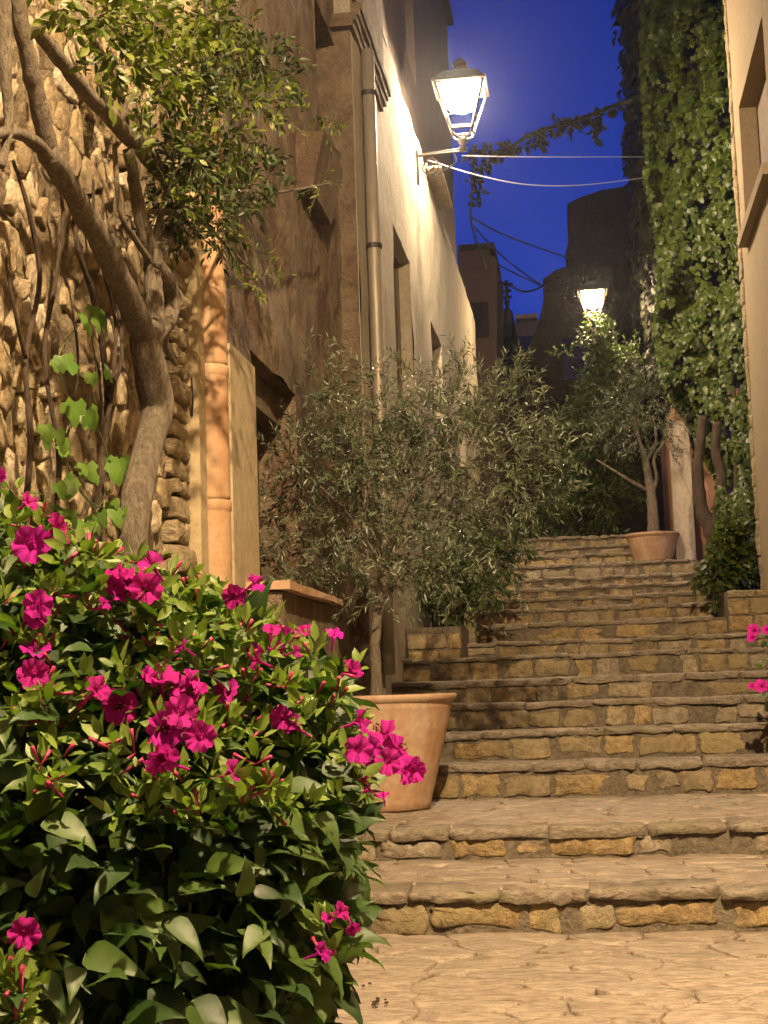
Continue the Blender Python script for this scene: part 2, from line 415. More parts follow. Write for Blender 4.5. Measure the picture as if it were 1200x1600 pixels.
def twigs(clusters, droop=.3, spread=1.0, per=14, length=.3, leaf=.05, pair=False, outward=1.0):
    """clusters: (centre, (rx,ry,rz), number of twigs). Returns twig paths and leaf arrays."""
    paths = []; P = []; D = []; Nn = []; S = []
    for c, r, n in clusters:
        c = np.array(c); r = np.array(r if hasattr(r, '__len__') else (r, r, r), float)
        for _ in range(int(n)):
            d = rvec(1)[0]; st = c + d*r*rng.uniform(.15, .8)
            dr = d*outward + rvec(1)[0]*.7*spread + np.array((0, 0, .25)); dr /= np.linalg.norm(dr)
            L = length*rng.uniform(.6, 1.25); pts = [st]; m = 5
            for k in range(m):
                dr = dr + np.array((0, 0, -droop/m)) + rvec(1)[0]*.12; dr /= np.linalg.norm(dr)
                pts.append(pts[-1]+dr*L/m)
            paths.append(pts)
            pts = np.array(pts)
            for q in range(per):
                t = (q+.6+rng.uniform(-.3, .3))/per*m; i = min(int(t), m-1); u = t-i
                p = pts[i]*(1-u)+pts[i+1]*u; tg = pts[i+1]-pts[i]; tg /= np.linalg.norm(tg)
                sd = np.cross(tg, rvec(1)[0]); sd /= max(np.linalg.norm(sd), 1e-6)
                if q == per-1: sd *= .2
                P.append(p); D.append(tg*.75+sd*.8+np.array((0, 0, -.1))); Nn.append(rvec(1)[0]*.8+np.array((.2, -.3, .9)))
                S.append(leaf*rng.uniform(.6, 1.2))
    return paths, np.array(P), np.array(D), np.array(Nn), np.array(S)
def twig_mesh(paths, r, every=1):
    mb = MB()
    for p in paths[::every]: mb.tube([p[0], p[2], p[4], p[5]], [r, r*.8, r*.5, r*.3], 3, cap=False)
    return mb

# ------------------------------------------------------------------ GROUND, STEPS
bases = [1457, 1338, 1243, 1184, 1137]
edges = [1392, 1290, 1192, 1141, 1096, 1057, 1021, 999, 970, 948, 931, 916, 901, 880, 866, 853, 838]
SY = []; SH = []; h = 0.0
for i, ey in enumerate(edges):
    Y = at(900, bases[i], Z=h).y if i < len(bases) else SY[-1]+.84
    h = at(900, ey, Y=Y).z; SY.append(Y); SH.append(h)
NS = len(SY); SY.append(SY[-1]+.84)
def step_h(Y):
    z = 0.0
    for y_, h_ in zip(SY[:NS], SH):
        if Y >= y_: z = h_
    return z
# terrain under everything
g = MB(); g.v += [(-60, -40, -.35), (60, -40, -.35), (60, 5, -.35), (-60, 5, -.35), (60, 22, 1.8), (-60, 22, 1.8), (60, 120, 6), (-60, 120, 6)]
g.f += [(0,1,2,3), (3,2,4,5), (5,4,6,7)]
put('ground', g.mesh('ground'), M['soil'], kind='structure')

def rough_sheet(name, x0, x1, y0, y1, z, cell, amp, mat, parent=None, drop=.3, **kw):
    nx = max(2, int((x1-x0)/cell)); ny = max(2, int((y1-y0)/cell)); mb = MB()
    for j in range(ny+1):
        for i in range(nx+1):
            x = x0+(x1-x0)*i/nx; y = y0+(y1-y0)*j/ny
            mb.v.append((x, y, z+amp*noise.noise(Vector((x*5, y*5, 1.3)))))
    for j in range(ny):
        for i in range(nx):
            a = j*(nx+1)+i; mb.f.append((a, a+1, a+nx+2, a+nx+1))
    return mb.put(name, mat, parent, True, **kw)
paving = rough_sheet('paving', -2.2, 1.75, -5, SY[0]+.05, -.012, .08, .008, M['bed'], kind='structure')
# flagstones of the landing (visible part)
X_, Y_, Z_ = Vector((1,0,0)), Vector((0,1,0)), Vector((0,0,1))
def jitter_seeds(x0, x1, y0, y1, sx, sy, j=.42):
    S = []; r = 0; y = y0
    while y < y1:
        x = x0 + (sx/2 if r % 2 else 0)
        while x < x1:
            S.append((x+random.uniform(-j, j)*sx, y+random.uniform(-j, j)*sy)); x += sx
        y += sy; r += 1
    return S
def flags(x0, x1, y0, y1, z, sx, sy, parent, limit=300, t=.012, gap=.008):
    S = jitter_seeds(x0, x1, y0, y1, sx, sy)
    cells = voronoi(S, (x0, x1, y0, y1)); n = 0
    for c in cells:
        if not c or n >= limit: continue
        a = abs(sum(c[i][0]*c[(i+1) % len(c)][1]-c[(i+1) % len(c)][0]*c[i][1] for i in range(len(c))))/2
        if a < .004: continue
        p = chaikin(inset(c, gap))
        O = Vector((0, 0, z))
        me = stone_mesh('flagstone', p, O, X_, Y_, Z_, t*random.uniform(.8, 1.5), .03, .0045, .1, .02, .006)
        put('flagstone', me, M['flag'], parent); n += 1
flags(-1.3, .95, 3.4, SY[0]-.01, -.006, .42, .15, paving, t=.0075, gap=.004)

# steps: one core with every visible stone as a part
core = MB()
for i in range(NS):
    y0 = SY[i]; y1 = SY[i+1]+.05; z = SH[i]
    core.box(-2.2, 2.2, y0+.022, y1, (SH[i-1] if i else 0)-.3, z-.018)
    
steps = core.put('stone_steps', M['joint'], kind='structure')
topland = rough_sheet('upper_path', -2.2, 2.4, SY[NS]-.05, 42, SH[-1]+.0, .6, .03, M['bed'], kind='structure')
XR = lambda Y: min(1.62, at(1200, 1000, Y=Y).x+.35)
XLs = []
def step_range(i):
    Y = SY[i]
    xl = -1.5 if i < 3 else -1.72
    xl = max(xl, at(430, 1200, Y=Y).x-.1) if i < 4 else xl
    xr = XR(Y)
    if i >= 8: xl, xr = -1.12, 1.12
    if i >= 11: xl, xr = -1.08, 1.1
    if i >= 14: xl, xr = -1.1, 1.1
    return xl, xr
for i in range(NS):
    Y = SY[i]; zb = SH[i-1] if i else 0.0; zt = SH[i]; xl, xr = step_range(i)
    depth = SY[i+1]-Y
    lipt = random.uniform(.036, .050)
    # lip slabs
    x = xl-.1
    while x < xr:
        w = random.uniform(.28, .62) if i < 9 else random.uniform(.22, .42)
        w = min(w, xr+.12-x) if xr+.12-x > .15 else w
        tt = lipt*random.uniform(.85, 1.1); D_ = min(depth*.5, random.uniform(.26, .36))
        # cross-section slab: polygon in XY with ragged front, extruded down
        nf = 14; p = []
        ph = random.random()*30
        for k in range(nf+1):
            fx = x+.004+(w-.008)*k/nf
            p.append((fx, Y-.020+.022*noise.noise(Vector((fx*6, i*3.1, ph)))+.014*noise.noise(Vector((fx*23, i*3.1, ph)))+(.02 if k in (0, nf) else 0)))
        for k in range(5):
            fx = x+w-.004-(w-.008)*k/4
            p.append((fx, Y+D_+random.uniform(-.03, .03)))
        lift = random.uniform(-.008, .008)
        me = stone_mesh('edge_stone', p, Vector((0, 0, zt-tt+lift)), X_, Y_, Z_, tt*.92, 0.0, .009, .03, .02, .004)
        # ragged, receding underside
        me2 = me
        for vtx in me2.vertices:
            if vtx.co.z < zt-tt+lift+.002 and vtx.co.y < Y+.05:
                vtx.co.y += .018+.012*noise.noise(vtx.co*20); vtx.co.z += .014*noise.noise(vtx.co*9)
        put('edge_stone', me2, M['lip'], steps)
        x += w
    # riser stones
    top = zt-lipt-.004; hh = top-zb
    x = xl-.05+random.uniform(0, .1)
    while x < xr:
        w = random.choice([random.uniform(.12, .18), random.uniform(.26, .42), random.uniform(.2, .3)])
        if i > 8: w *= .8
        hs = hh*random.uniform(.66, .98)
        if random.random() < .9:
            p = rrect(w-.014, hs, min(.017, hs*.17), 3)
            me = stone_mesh('riser_stone', p, Vector((x+w/2, Y+.035, zb+hs/2+random.uniform(0, hh-hs))), X_, Z_, -Y_, random.uniform(.016, .028), .03, .005, .10, .06, .006)
            put('riser_stone', me, M['riser'], steps)
        x += w+random.choice([0, .012, .02, .05])
    # treads you can see into
    if i < 3:
        flags(xl-.2, xr, Y+.2, SY[i+1]+.02, zt-.014, .42, .16, steps, t=.007, gap=.004)
    else:
        flags(xl, xr, Y+.25, SY[i+1]+.02, zt-.014, .5, .3, steps, t=.012)

# ------------------------------------------------------------------ WALLS
def wall_x(name, X, side, y0, y1, z0, z1, openings, mat, cell=.1, amp=.008, depth=.3, thick=.5, parent=None, **kw):
    """wall in the plane x=X facing side (+1 looks toward +x); openings (ya,yb,za,zb) with real reveals"""
    ys = sorted(set([y0, y1]+[o[0] for o in openings]+[o[1] for o in openings]))
    zs = sorted(set([z0, z1]+[o[2] for o in openings]+[o[3] for o in openings]))
    def fine(a):
        r = []
        for p, q in zip(a[:-1], a[1:]):
            m = max(1, int(round((q-p)/cell))); r += [p+(q-p)*k/m for k in range(m)]
        return r+[a[-1]]
    fy, fz = fine(ys), fine(zs); mb = MB(); idx = {}
    oe = lambda y, z: any(o[0]-1e-6 <= y <= o[1]+1e-6 and o[2]-1e-6 <= z <= o[3]+1e-6 for o in openings)
    def vid(j, k):
        if (j, k) not in idx:
            y, z = fy[j], fz[k]; idx[(j, k)] = len(mb.v)
            d = amp*(noise.noise(Vector((y*2.2, z*2.2, X*9)))+.5*noise.noise(Vector((y*7, z*7, X*9))))
            mb.v.append((X+side*d, y, z))
        return idx[(j, k)]
    for j in range(len(fy)-1):
        for k in range(len(fz)-1):
            yc, zc = (fy[j]+fy[j+1])/2, (fz[k]+fz[k+1])/2
            if any(o[0] < yc < o[1] and o[2] < zc < o[3] for o in openings): continue
            q = (vid(j, k), vid(j+1, k), vid(j+1, k+1), vid(j, k+1)); mb.f.append(q if side > 0 else q[::-1])
    for (a, b, c, d) in openings:
        X1 = X-side*depth; Xf = X+side*0.0
        for (ya, za, yb, zb) in ((a, c, b, c), (b, c, b, d), (b, d, a, d), (a, d, a, c)):
            n = len(mb.v); mb.v += [(Xf, ya, za), (Xf, yb, zb), (X1, yb, zb), (X1, ya, za)]
            mb.f.append((n, n+1, n+2, n+3))
    # body behind: back and ends, top
    xs = (X-side*depth-side*thick, X-side*.02); 
    xa, xb = min(X-side*thick, X-side*.03), max(X-side*thick, X-side*.03)
    # end caps and top, back
    n = len(mb.v); Xb = X-side*(thick+depth)
    mb.v += [(X, y0, z0), (X, y0, z1), (Xb, y0, z1), (Xb, y0, z0), (X, y1, z0), (X, y1, z1), (Xb, y1, z1), (Xb, y1, z0)]
    mb.f += [(n, n+1, n+2, n+3), (n+4, n+7, n+6, n+5), (n+1, n+5, n+6, n+2), (n+3, n+2, n+6, n+7)]
    return mb.put(name, mat, parent, True, **kw)

XA, XB, XC, XRW = -1.75, -1.54, -1.72, 1.60

# --- left: old rubble garden wall
rub = thing('rubble_wall', (XA, 5.4, 0), 'old rubble stone wall with deep eroded joints behind the twisted tree', 'wall')
mb = MB(); ny, nz = 230, 260; Y0, Y1, Z0, Z1 = -3.0, 7.02, -.1, 7.5
for k in range(nz+1):
    for j in range(ny+1):
        y = Y0+(Y1-Y0)*(j/ny)**.5; z = Z0+(Z1-Z0)*(k/nz)
        d = .022*noise.noise(Vector((y*8, z*4, 0)))+.05*noise.noise(Vector((y*2, z*2, 4)))+.02*noise.noise(Vector((y*25, z*16, 4)))+.006+.02*max(0, noise.noise(Vector((y*1.6, z*1.1, 8))))
        mb.v.append((XA-.02+d, y, z))
for k in range(nz):
    for j in range(ny):
        a = k*(ny+1)+j; mb.f.append((a, a+1, a+ny+2, a+ny+1))
mb.box(XA-.6, XA-.12, Y0, Y1, Z0, Z1)
mb.put('mortar_face', M['mortar'], rub, True)
S = jitter_seeds(4.25, 6.30, 1.02, 3.75, .118, .112, .45)
cells = voronoi(S, (4.22, 6.32, 1.0, 3.8))
nst = 0; extra = []
for c, s in sorted([(c, s) for c, s in zip(cells, S) if c], key=lambda q: -random.random()):
    if random.random() < .16: continue
    a = abs(sum(c[i][0]*c[(i+1) % len(c)][1]-c[(i+1) % len(c)][0]*c[i][1] for i in range(len(c))))/2
    if a < .003: continue
    p = chaikin(inset(c, random.uniform(.003, .010)))
    p = [(u+.010*noise.noise(Vector((u*30, w*30, 1))), w+.010*noise.noise(Vector((u*30, w*30, 9)))) for u, w in p]
    y, z = s
    dd = .05*noise.noise(Vector((y*2, z*2, 4)))
    me = stone_mesh('stone', p, Vector((XA-.015+dd, 0, 0)), Y_, Z_, X_, random.uniform(.002, .024), .06, .008, .12, .10, .007)
    if nst < 298:
        put('stone', me, M['rubble'], rub); nst += 1
    else: extra.append(me)
if extra:
    bm = bmesh.new()
    for me in extra: bm.from_mesh(me)
    me = bpy.data.meshes.new('stone_infill'); bm.to_mesh(me); bm.free()
    me.polygons.foreach_set('use_smooth', [True]*len(me.polygons))
    put('stone_infill', me, M['rubble'], rub, kind='stuff')
# squared stones stacked at the end of the rubble wall
z = 1.05
while z < 3.3:
    hgt = random.uniform(.06, .13); y = 6.30
    for w in ([random.uniform(.34, .44)] if random.random() < .5 else [.17, .22]):
        p = rrect(w-.012, hgt-.014, .006, 4)
        put('squared_stone', stone_mesh('squared_stone', p, Vector((XA+.005, y+w/2+random.uniform(-.01, .02), z+hgt/2)), Y_, Z_, X_, random.uniform(.02, .05), .04, .006, .1, .08, .009), M['quoin'], rub)
        y += w
    z += hgt
mb = MB()
# crumbled mortar band between quoins and pipe
wall_x('mortar_band', XA+.025, 1, 6.66, 7.12, 0, 4.2, [], M['mortar'], .035, .03, .05, .2, parent=rub)

# terracotta downpipe
pipe = thing('terracotta_pipe', (XA+.08, 6.95, .6), 'orange terracotta downpipe in socketed lengths beside the rubble wall', 'downpipe')
pq = at(331, 700, X=XA+.09); pc = (XA+.09, pq.y); YP = pq.y
z = 3.75; lens = [.62, .66, .62, .62, .6]
for L in lens:
    MB().lathe([(.074, 0), (.078, .0), (.080, .02), (.0795, L-.055), (.0795, L-.05), (.084, L-.045), (.085, L-.004), (.080, L)], (pc[0], pc[1], z-L), 24, .01).put('pipe_length', M['terrapipe'], pipe, True)
    z -= L
fr = MB(); fr.box(XA, XA+.085, YP-.19, YP-.035, .6, 4.3, .004); fr.put('plaster_fillet', M['plStrip'], pipe)
mb = MB(); mb.box(XA+.03, XA+.06, YP-.12, YP+.12, 3.76, 3.80); mb.put('bracket', M['iron'], pipe)

hk = MB(); q = at(304, 640, X=XA+.03)
hk.tube([tuple(at(303, 585, X=XA+.06)), tuple(at(306, 640, X=XA+.06)), tuple(at(304, 690, X=XA+.05))], [.006]*3, 6, 3)
hk.tube([tuple(at(299, 590, X=XA+.06)), tuple(at(301, 620, X=XA+.07)), tuple(at(300, 650, X=XA+.05))], [.005]*3, 6, 3)
tag(hk.put('iron_hook', M['iron']), 'rusty iron hook fixed in the wall left of the terracotta pipe', 'hook')
# --- left house A : rough brown plaster with recessed doorway
XH = -1.665
ya, yb_ = at(357, 700, X=XH).y, at(393, 700, X=XH).y
wy0, wy1 = at(494, 110, X=XH).y, at(524, 110, X=XH).y
A = thing('plaster_house', (XH, 9, .5), 'house wall of rough dark brown plaster with recessed doorway and high window', 'house')
dtop = at(391, 547, X=XH).z; dlow = at(394, 632, X=XH-.1).z
dz = (yb_+.01, yb_+1.25, 1.0, dtop)
winA = (wy0, wy1, at(510, 205, X=XH).z, at(510, 40, X=XH).z)
wall_x('wall', XH, 1, ya-.12, 10.815, -.1, 10.5, [dz, winA], M['plA'], .045, .035, .3, .4, parent=A)
MB().box(XH-.15, XH+.028, ya-.05, yb_, .2, at(375, 560, X=XH).z, .004).put('pilaster', M['plStrip'], A)
MB().box(XH-.20, XH-.09, dz[0]+.005, dz[1]-.01, dlow, dtop-.01).put('lintel', M['plA'], A)
dr = MB().box(XH-.27, XH-.235, dz[0]+.005, dz[1]-.01, 1.0, dlow).put('door', M['woodgrey'], A)
for k in range(6):
    y = dz[0]+.02+k*.2
    MB().box(XH-.235, XH-.222-random.uniform(0, .006), y, y+.188, 1.02, dlow-.02, .003).put('plank', M['woodgrey'], dr)
MB().box(XH-.29, XH-.25, wy0, wy1, winA[2], winA[3]).put('window_pane', M['glass'], A)
for zz in (winA[2]+.45, winA[2]+.95): MB().box(XH-.25, XH-.22, wy0+.01, wy1-.01, zz, zz+.05).put('window_bar', M['wood'], A)
sz0, sz1 = at(508, 290, X=XH+.18).z, at(508, 207, X=XH+.18).z; sy = at(508, 250, X=XH+.18).y
sl = MB(); sl.box(XH-.05, XH+.18, sy, sy+.75, sz0, sz1, .006)
slm = sl.mesh('window_sill')
for v_ in slm.vertices:
    if v_.co.x > XH+.1 and v_.co.z < sz0+.05: v_.co.x -= .09
put('window_sill', slm, M['plA'], A)
# low wall with a terracotta coping under the doorway
lw = thing('low_wall', (XH+.1, 8.2, .3), 'low wall with sloping terracotta tile coping below the doorway', 'wall')
MB().box(XH+.04, XH+.20, 7.3, 8.95, .25, 1.47, .004).put('wall_body', M['plA'], lw)
for k in range(6):
    y = 7.27+k*.265
    MB().box(XH-.0, XH+.25, y, y+.258, 1.475+random.uniform(0, .008), 1.515, .004).put('coping_tile', M['terra'], lw)

# --- left house B : cream plaster, lit by the wall lamp
B = thing('cream_house', (XB, 17, 1.2), 'tall narrow cream plastered house carrying the wall lantern', 'house')
wins = [(12.95, 14.3, 3.45, 5.07), (16.2, 17.45, 3.9, 4.96), (19.6, 20.6, 3.9, 5.3)]
wall_x('wall', XB, 1, 10.82, 23.5, -.1, 6.72, wins, M['plB'], .11, .018, .22, .3, parent=B)
for (a, b, c, d) in wins:
    f = MB(); w = .06; X0, X1 = XB-.16, XB-.11
    f.box(X0, X1, a, a+w, c, d); f.box(X0, X1, b-w, b, c, d); f.box(X0, X1, a+w, b-w, c, c+w); f.box(X0, X1, a+w, b-w, d-w, d); f.box(X0, X1, (a+b)/2-.03, (a+b)/2+.03, c+w, d-w)
    fo = f.put('window_frame', M['wood'], B)
    MB().box(XB-.15, XB-.13, a+w, b-w, c+w, d-w).put('pane', M['glass'], fo)
    MB().box(XB-.02, XB+.06, a-.08, b+.08, c-.07, c-.002, .003).put('window_sill', M['plWhite'], B)
# upper storey, set back
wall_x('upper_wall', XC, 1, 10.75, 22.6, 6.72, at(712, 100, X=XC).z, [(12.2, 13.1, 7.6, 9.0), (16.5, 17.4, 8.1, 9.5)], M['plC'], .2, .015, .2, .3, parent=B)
for (a, b, c, d) in [(12.2, 13.1, 7.6, 9.0), (16.5, 17.4, 8.1, 9.5)]:
    MB().box(XC-.19, XC-.14, a, b, c, d).put('window_pane', M['glass'], B)
# brick cornice above the near corner
MB().box(XH-.3, XB-.004, 10.785, 10.815, 0, 5.86).put('return_wall', M['plA'], B)
MB().box(XA, XB+.035, 10.76, 12.5, 6.14, 10.4, .004).put('corner_block', M['plA'], B)
for k in range(6):
    y = 10.70+k*.29
    for r, (o, zz) in enumerate(((.03, 5.86), (.045, 5.93), (.06, 6.0), (.075, 6.07))):
        MB().box(XC-.1, XB+o, y+r*.07, y+r*.07+.28, zz, zz+.062, .004).put('cornice_brick', M['plA'], B)
MB().box(XB-.02, XB+.035, 11.3, 11.62, .9, 5.85, .006).put('corner_pilaster', M['plB'], B)
# eaves of the upper storey
ez = at(712, 100, X=XC).z
MB().box(XC-.5, XC+.10, 10.7, 22.65, ez, ez+.10).put('eaves', M['darkwall'], B)
# pinkish bracketed shop awning/box on the far part
z0, z1 = at(689, 338, X=XB).z, at(668, 264, X=XB).z
bx = MB(); bx.box(XB+.0, XB+.17, 16.3, 17.8, z0, z0+.05); bx.box(XB+.0, XB+.02, 16.3, 17.8, z0+.05, z1); bx.box(XB+.15, XB+.17, 16.3, 17.8, z0+.05, z1-.05); bx.box(XB+.02, XB+.15, 16.3, 16.33, z0+.05, z1-.05)
bx.put('balcony_box', M['plWhite'], B)

dp = thing('metal_downpipe', (XB+.06, 11.2, 1.2), 'pale metal downpipe running down the corner of the cream house', 'downpipe')
MB().tube([(XB+.07, 11.18, 5.86), (XB+.07, 11.18, 4), (XB+.075, 11.18, 2.0), (XB+.08, 11.15, 1.10)], [.05]*4, 12).put('pipe', M['zinc'], dp, True)
for z in (5.5, 4.3, 2.8, 1.7):
    MB().lathe([(.052, 0), (.060, 0), (.060, .035), (.052, .035)], (XB+.072, 11.18, z), 14).put('pipe_clip', M['iron'], dp)

# --- right: ochre rendered house
Rr = thing('ochre_house', (XRW, 8, 0), 'smooth ochre rendered house with deep window at the right edge', 'house')
wr = (12.0, 13.97, 4.98, 6.22)
wall_x('wall', XRW, -1, -6, 14.42, -.2, 10.5, [wr], M['plR'], .16, .006, .22, .3, parent=Rr)
MB().box(XRW+.16, XRW+.20, wr[0], wr[1], wr[2], wr[3]).put('shutter', M['wood'], Rr)
MB().box(XRW-.09, XRW+.16, wr[0]-.1, wr[1]-.02, wr[2]-.09, wr[2]-.003, .003).put('window_sill', M['plR'], Rr)
z = 1.4
while z < 10.3:
    hgt = random.uniform(.22, .42); w = random.uniform(.10, .2)
    p = rrect(w, hgt-.01, .012, 3)
    put('corner_stone', stone_mesh('corner_stone', p, Vector((XRW-.0, 14.43+w/2-.02, z+hgt/2)), Y_*-1, Z_, -X_, .02, .1, .007, .1, .05, .01), M['quoin'], Rr); z += hgt
wall_x('corner_core', XRW+.01, -1, 14.42, 14.60, 1.2, 10.5, [], M['mortar'], .06, .02, .1, .2, parent=Rr)

# --- right: ivy house further up
R2 = thing('ivy_house', (1.2, 19.2, 2.4), 'tall house up the steps, wall coloured dark like shade behind its creeper', 'house')
def wall_y(name, Y, x0, x1, z0, z1, mat, cell=.12, amp=.02, depth=6, parent=None):
    mb = MB(); nx = max(1, int((x1-x0)/cell)); nz = max(1, int((z1-z0)/cell))
    for k in range(nz+1):
        for i in range(nx+1):
            x = x0+(x1-x0)*i/nx; z = z0+(z1-z0)*k/nz
            edge = 0 if i in (0, nx) else 1
            mb.v.append((x+(0 if edge else amp*noise.noise(Vector((0, Y, z*3)))), Y+amp*noise.noise(Vector((x*3, Y, z*3))), z))
    for k in range(nz):
        for i in range(nx):
            a = k*(nx+1)+i; mb.f.append((a, a+1, a+nx+2, a+nx+1))
    mb.box(x0+.005, x1-.005, Y+.04, Y+depth, z0, z1-.01)
    return mb.put(name, mat, parent, True)
wall_y('wall', 19.25, 1.2, 4.5, 4.6, 12.5, M['darkwall'], .15, .03, 4.2, R2)  # dark colour stands in for shade in the creeper's gaps
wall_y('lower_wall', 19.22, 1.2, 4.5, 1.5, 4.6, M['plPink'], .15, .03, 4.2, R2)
MB().box(1.10, 1.33, 19.0, 19.24, 2.3, at(1090, 655, Y=19.0).z, .012).put('pillar', M['plWhite'], R2)
MB().box(1.62, 1.80, 18.9, 19.2, 2.0, 4.2, .012).put('buttress', M['plWhite'], R2)

# planters beside the steps
def planter(name, x0, x1, y0, y1, zt, label):
    t = thing(name, ((x0+x1)/2, y0, step_h(y0-.05)), label, 'planter')
    c = MB(); c.box(x0, x1, y0, y1, step_h(y0)-.25, zt-.06); c.box(x0, x0+.07, y0, y1, zt-.06, zt); c.box(x1-.07, x1, y0, y1, zt-.06, zt); c.box(x0+.07, x1-.07, y0, y0+.07, zt-.06, zt)
    c.put('planter_wall', M['joint'], t)
    MB().box(x0+.071, x1-.071, y0+.071, y1-.05, zt-.07, zt-.02, .002).put('soil', M['soil'], t)
    z = step_h(y0)-.1
    while z < zt-.05:
        hgt = min(random.uniform(.12, .2), zt-z); x = x0
        while x < x1-.05:
            w = min(random.uniform(.16, .3), x1-x)
            if w > .08 and hgt > .05:
                put('planter_stone', stone_mesh('planter_stone', rrect(w-.015, hgt-.015, .008, 3), Vector((x+w/2, y0, z+hgt/2)), X_, Z_, -Y_, .02, .03, .005, .1, .04, .009), M['riser'], t)
            x += w
        z += hgt
    return t
planter('stone_planter', at(1135, 950, Y=14.3).x, 1.75, 14.15, 16.6, at(1160, 922, Y=14.15).z, 'low stone planter at the foot of the creeper on the right of the steps')
planter('stone_planter', XB+.02, at(722, 1000, Y=12.95).x, 12.85, 16.9, at(680, 980, Y=12.85).z, 'low stone planter with green shrub against the cream house')
ps = at(735, 985, Y=13.75)
MB().box(ps.x-.05, ps.x+.05, 13.7, 13.82, 1.3, at(735, 958, Y=13.75).z, .008).put('marker_stone', M['lip'], label='small upright stone at the left end of the steps beside the planter', category='stone')

# ------------------------------------------------------------------ TERRACOTTA POTS
def pot(name, c, r_top, r_bot, hgt, label, rings=True):
    t = thing(name, c, label, 'plant pot')
    prof = [(r_bot*.9, 0.0), (r_bot, .012), (r_bot*1.01, .05)]
    for k in range(1, 13):
        u = k/12; r = r_bot+(r_top*.92-r_bot)*(u**.9)
        prof.append((r*(1+.006*math.sin(u*40)), .05+(hgt-.13)*u))
    prof += [(r_top*.935, hgt-.07), (r_top*.93, hgt-.055), (r_top*.95, hgt-.042), (r_top, hgt-.03), (r_top*1.005, hgt-.012), (r_top*.995, hgt), (r_top*.90, hgt), (r_top*.86, hgt-.06), (.0, hgt-.075)]
    MB().lathe(prof, c, 56, .010).put('pot_body', M['terra'], t, True)
    MB().lathe([(0, hgt-.05), (r_top*.5, hgt-.045), (r_top*.865, hgt-.062)], c, 24, .02).put('soil', M['soil'], t, True)
    return t
p1 = at(598, 1265, Z=SH[1]); P1 = Vector((p1.x, 8.86, SH[1]-.004))
P1.x = at(600, 1180, Y=8.86).x
H1 = at(600, 1085, Y=8.86-.40).z-SH[1]
pot('terracotta_pot', P1, at(713, 1090, Y=8.86).x-P1.x, .262, H1, 'big terracotta pot on the second step holding the large olive tree')
P2 = Vector((at(1021, 870, Y=19.0).x, 19.0, SH[13]-.004))
pot('terracotta_pot', P2, at(1062, 835, Y=19.0).x-P2.x, .235, at(1020, 830, Y=18.7).z-SH[13], 'smaller round terracotta pot at the top of the steps holding a young olive')

# ------------------------------------------------------------------ OLIVE TREES
def olive(name, base, trunk, clusters, label, leaf=.052, tl=.26, per=18, branches=(), r0=.036, rb=.018, leafmat='olive'):
    t = thing(name, base, label, 'olive tree')
    MB().tube(trunk, [r0*1.1]+[r0*(1-.45*k/(len(trunk)-1)) for k in range(1, len(trunk))], 12, 5, .25).put('trunk', M['bark'], t, True)
    for br in branches:
        MB().tube(br, [rb*(1-.6*k/(len(br)-1)) for k in range(len(br))], 7, 4, .2).put('branch', M['bark'], t, True)
    pa, P, D, Nn, S_ = twigs(clusters, .25, 1.0, per, tl, leaf)
    twig_mesh(pa, .0016 if leaf < .06 else .003).put('twigs', M['bark'], t, kind='stuff')
    put('foliage', leaf_mesh('foliage', 'olive', P, D, Nn, S_, wid=np.full(len(S_), 1.0)), M[leafmat], t, kind='stuff')
    return t
Yo = 8.86
def P_(px, py, Y): return tuple(at(px, py, Y=Y))
tr = [P_(590, 1110, Yo), P_(588, 1060, Yo), P_(586, 1000, Yo), P_(592, 950, Yo), P_(600, 900, Yo), P_(605, 850, Yo)]
ends = [(500, 760, 8.7), (470, 860, 8.6), (560, 660, 8.9), (640, 640, 8.8), (730, 660, 8.95), (800, 700, 8.8), (760, 800, 9.1), (690, 880, 8.7), (520, 640, 9.2), (850, 640, 8.9), (680, 740, 8.4)]
brs = []
for (a, b, y) in ends:
    brs.append([P_(602, 890, Yo), tuple((Vector(P_(602, 870, Yo))*.5+Vector(P_(a, b, y))*.5)+Vector((random.uniform(-.05, .05), random.uniform(-.05, .05), .04))), P_(a, b, y)])
oc = []
blobs = [(480,700,60),(450,800,45),(520,640,45),(560,720,70),(540,820,60),(600,640,55),(640,720,75),(620,820,60),(690,650,60),(660,600,35),(730,700,65),(720,790,60),(790,660,55),(800,740,55),(800,610,30),(840,780,40),(470,890,40),(540,900,40),(620,900,45),(700,880,45),(770,850,40),(490,620,30),(850,700,35),(440,720,30),(590,770,60),(680,820,50),(560,590,25),(740,600,30),(430,880,25),(840,640,22)]
for (a, b, r) in blobs:
    for q in range(2):
        y = Yo+random.uniform(-.42, .42); rr = r*Yo/2400
        oc.append((P_(a+random.uniform(-12, 12), b+random.uniform(-12, 12), y), (rr, rr*1.1, rr), max(3, r*r/230*1.5)))
olive('olive_tree', P1+Vector((0, 0, H1-.06)), tr, oc, 'large round olive tree with grey green leaves in the big pot', .052, .25, 24, brs, rb=.010, r0=.038)

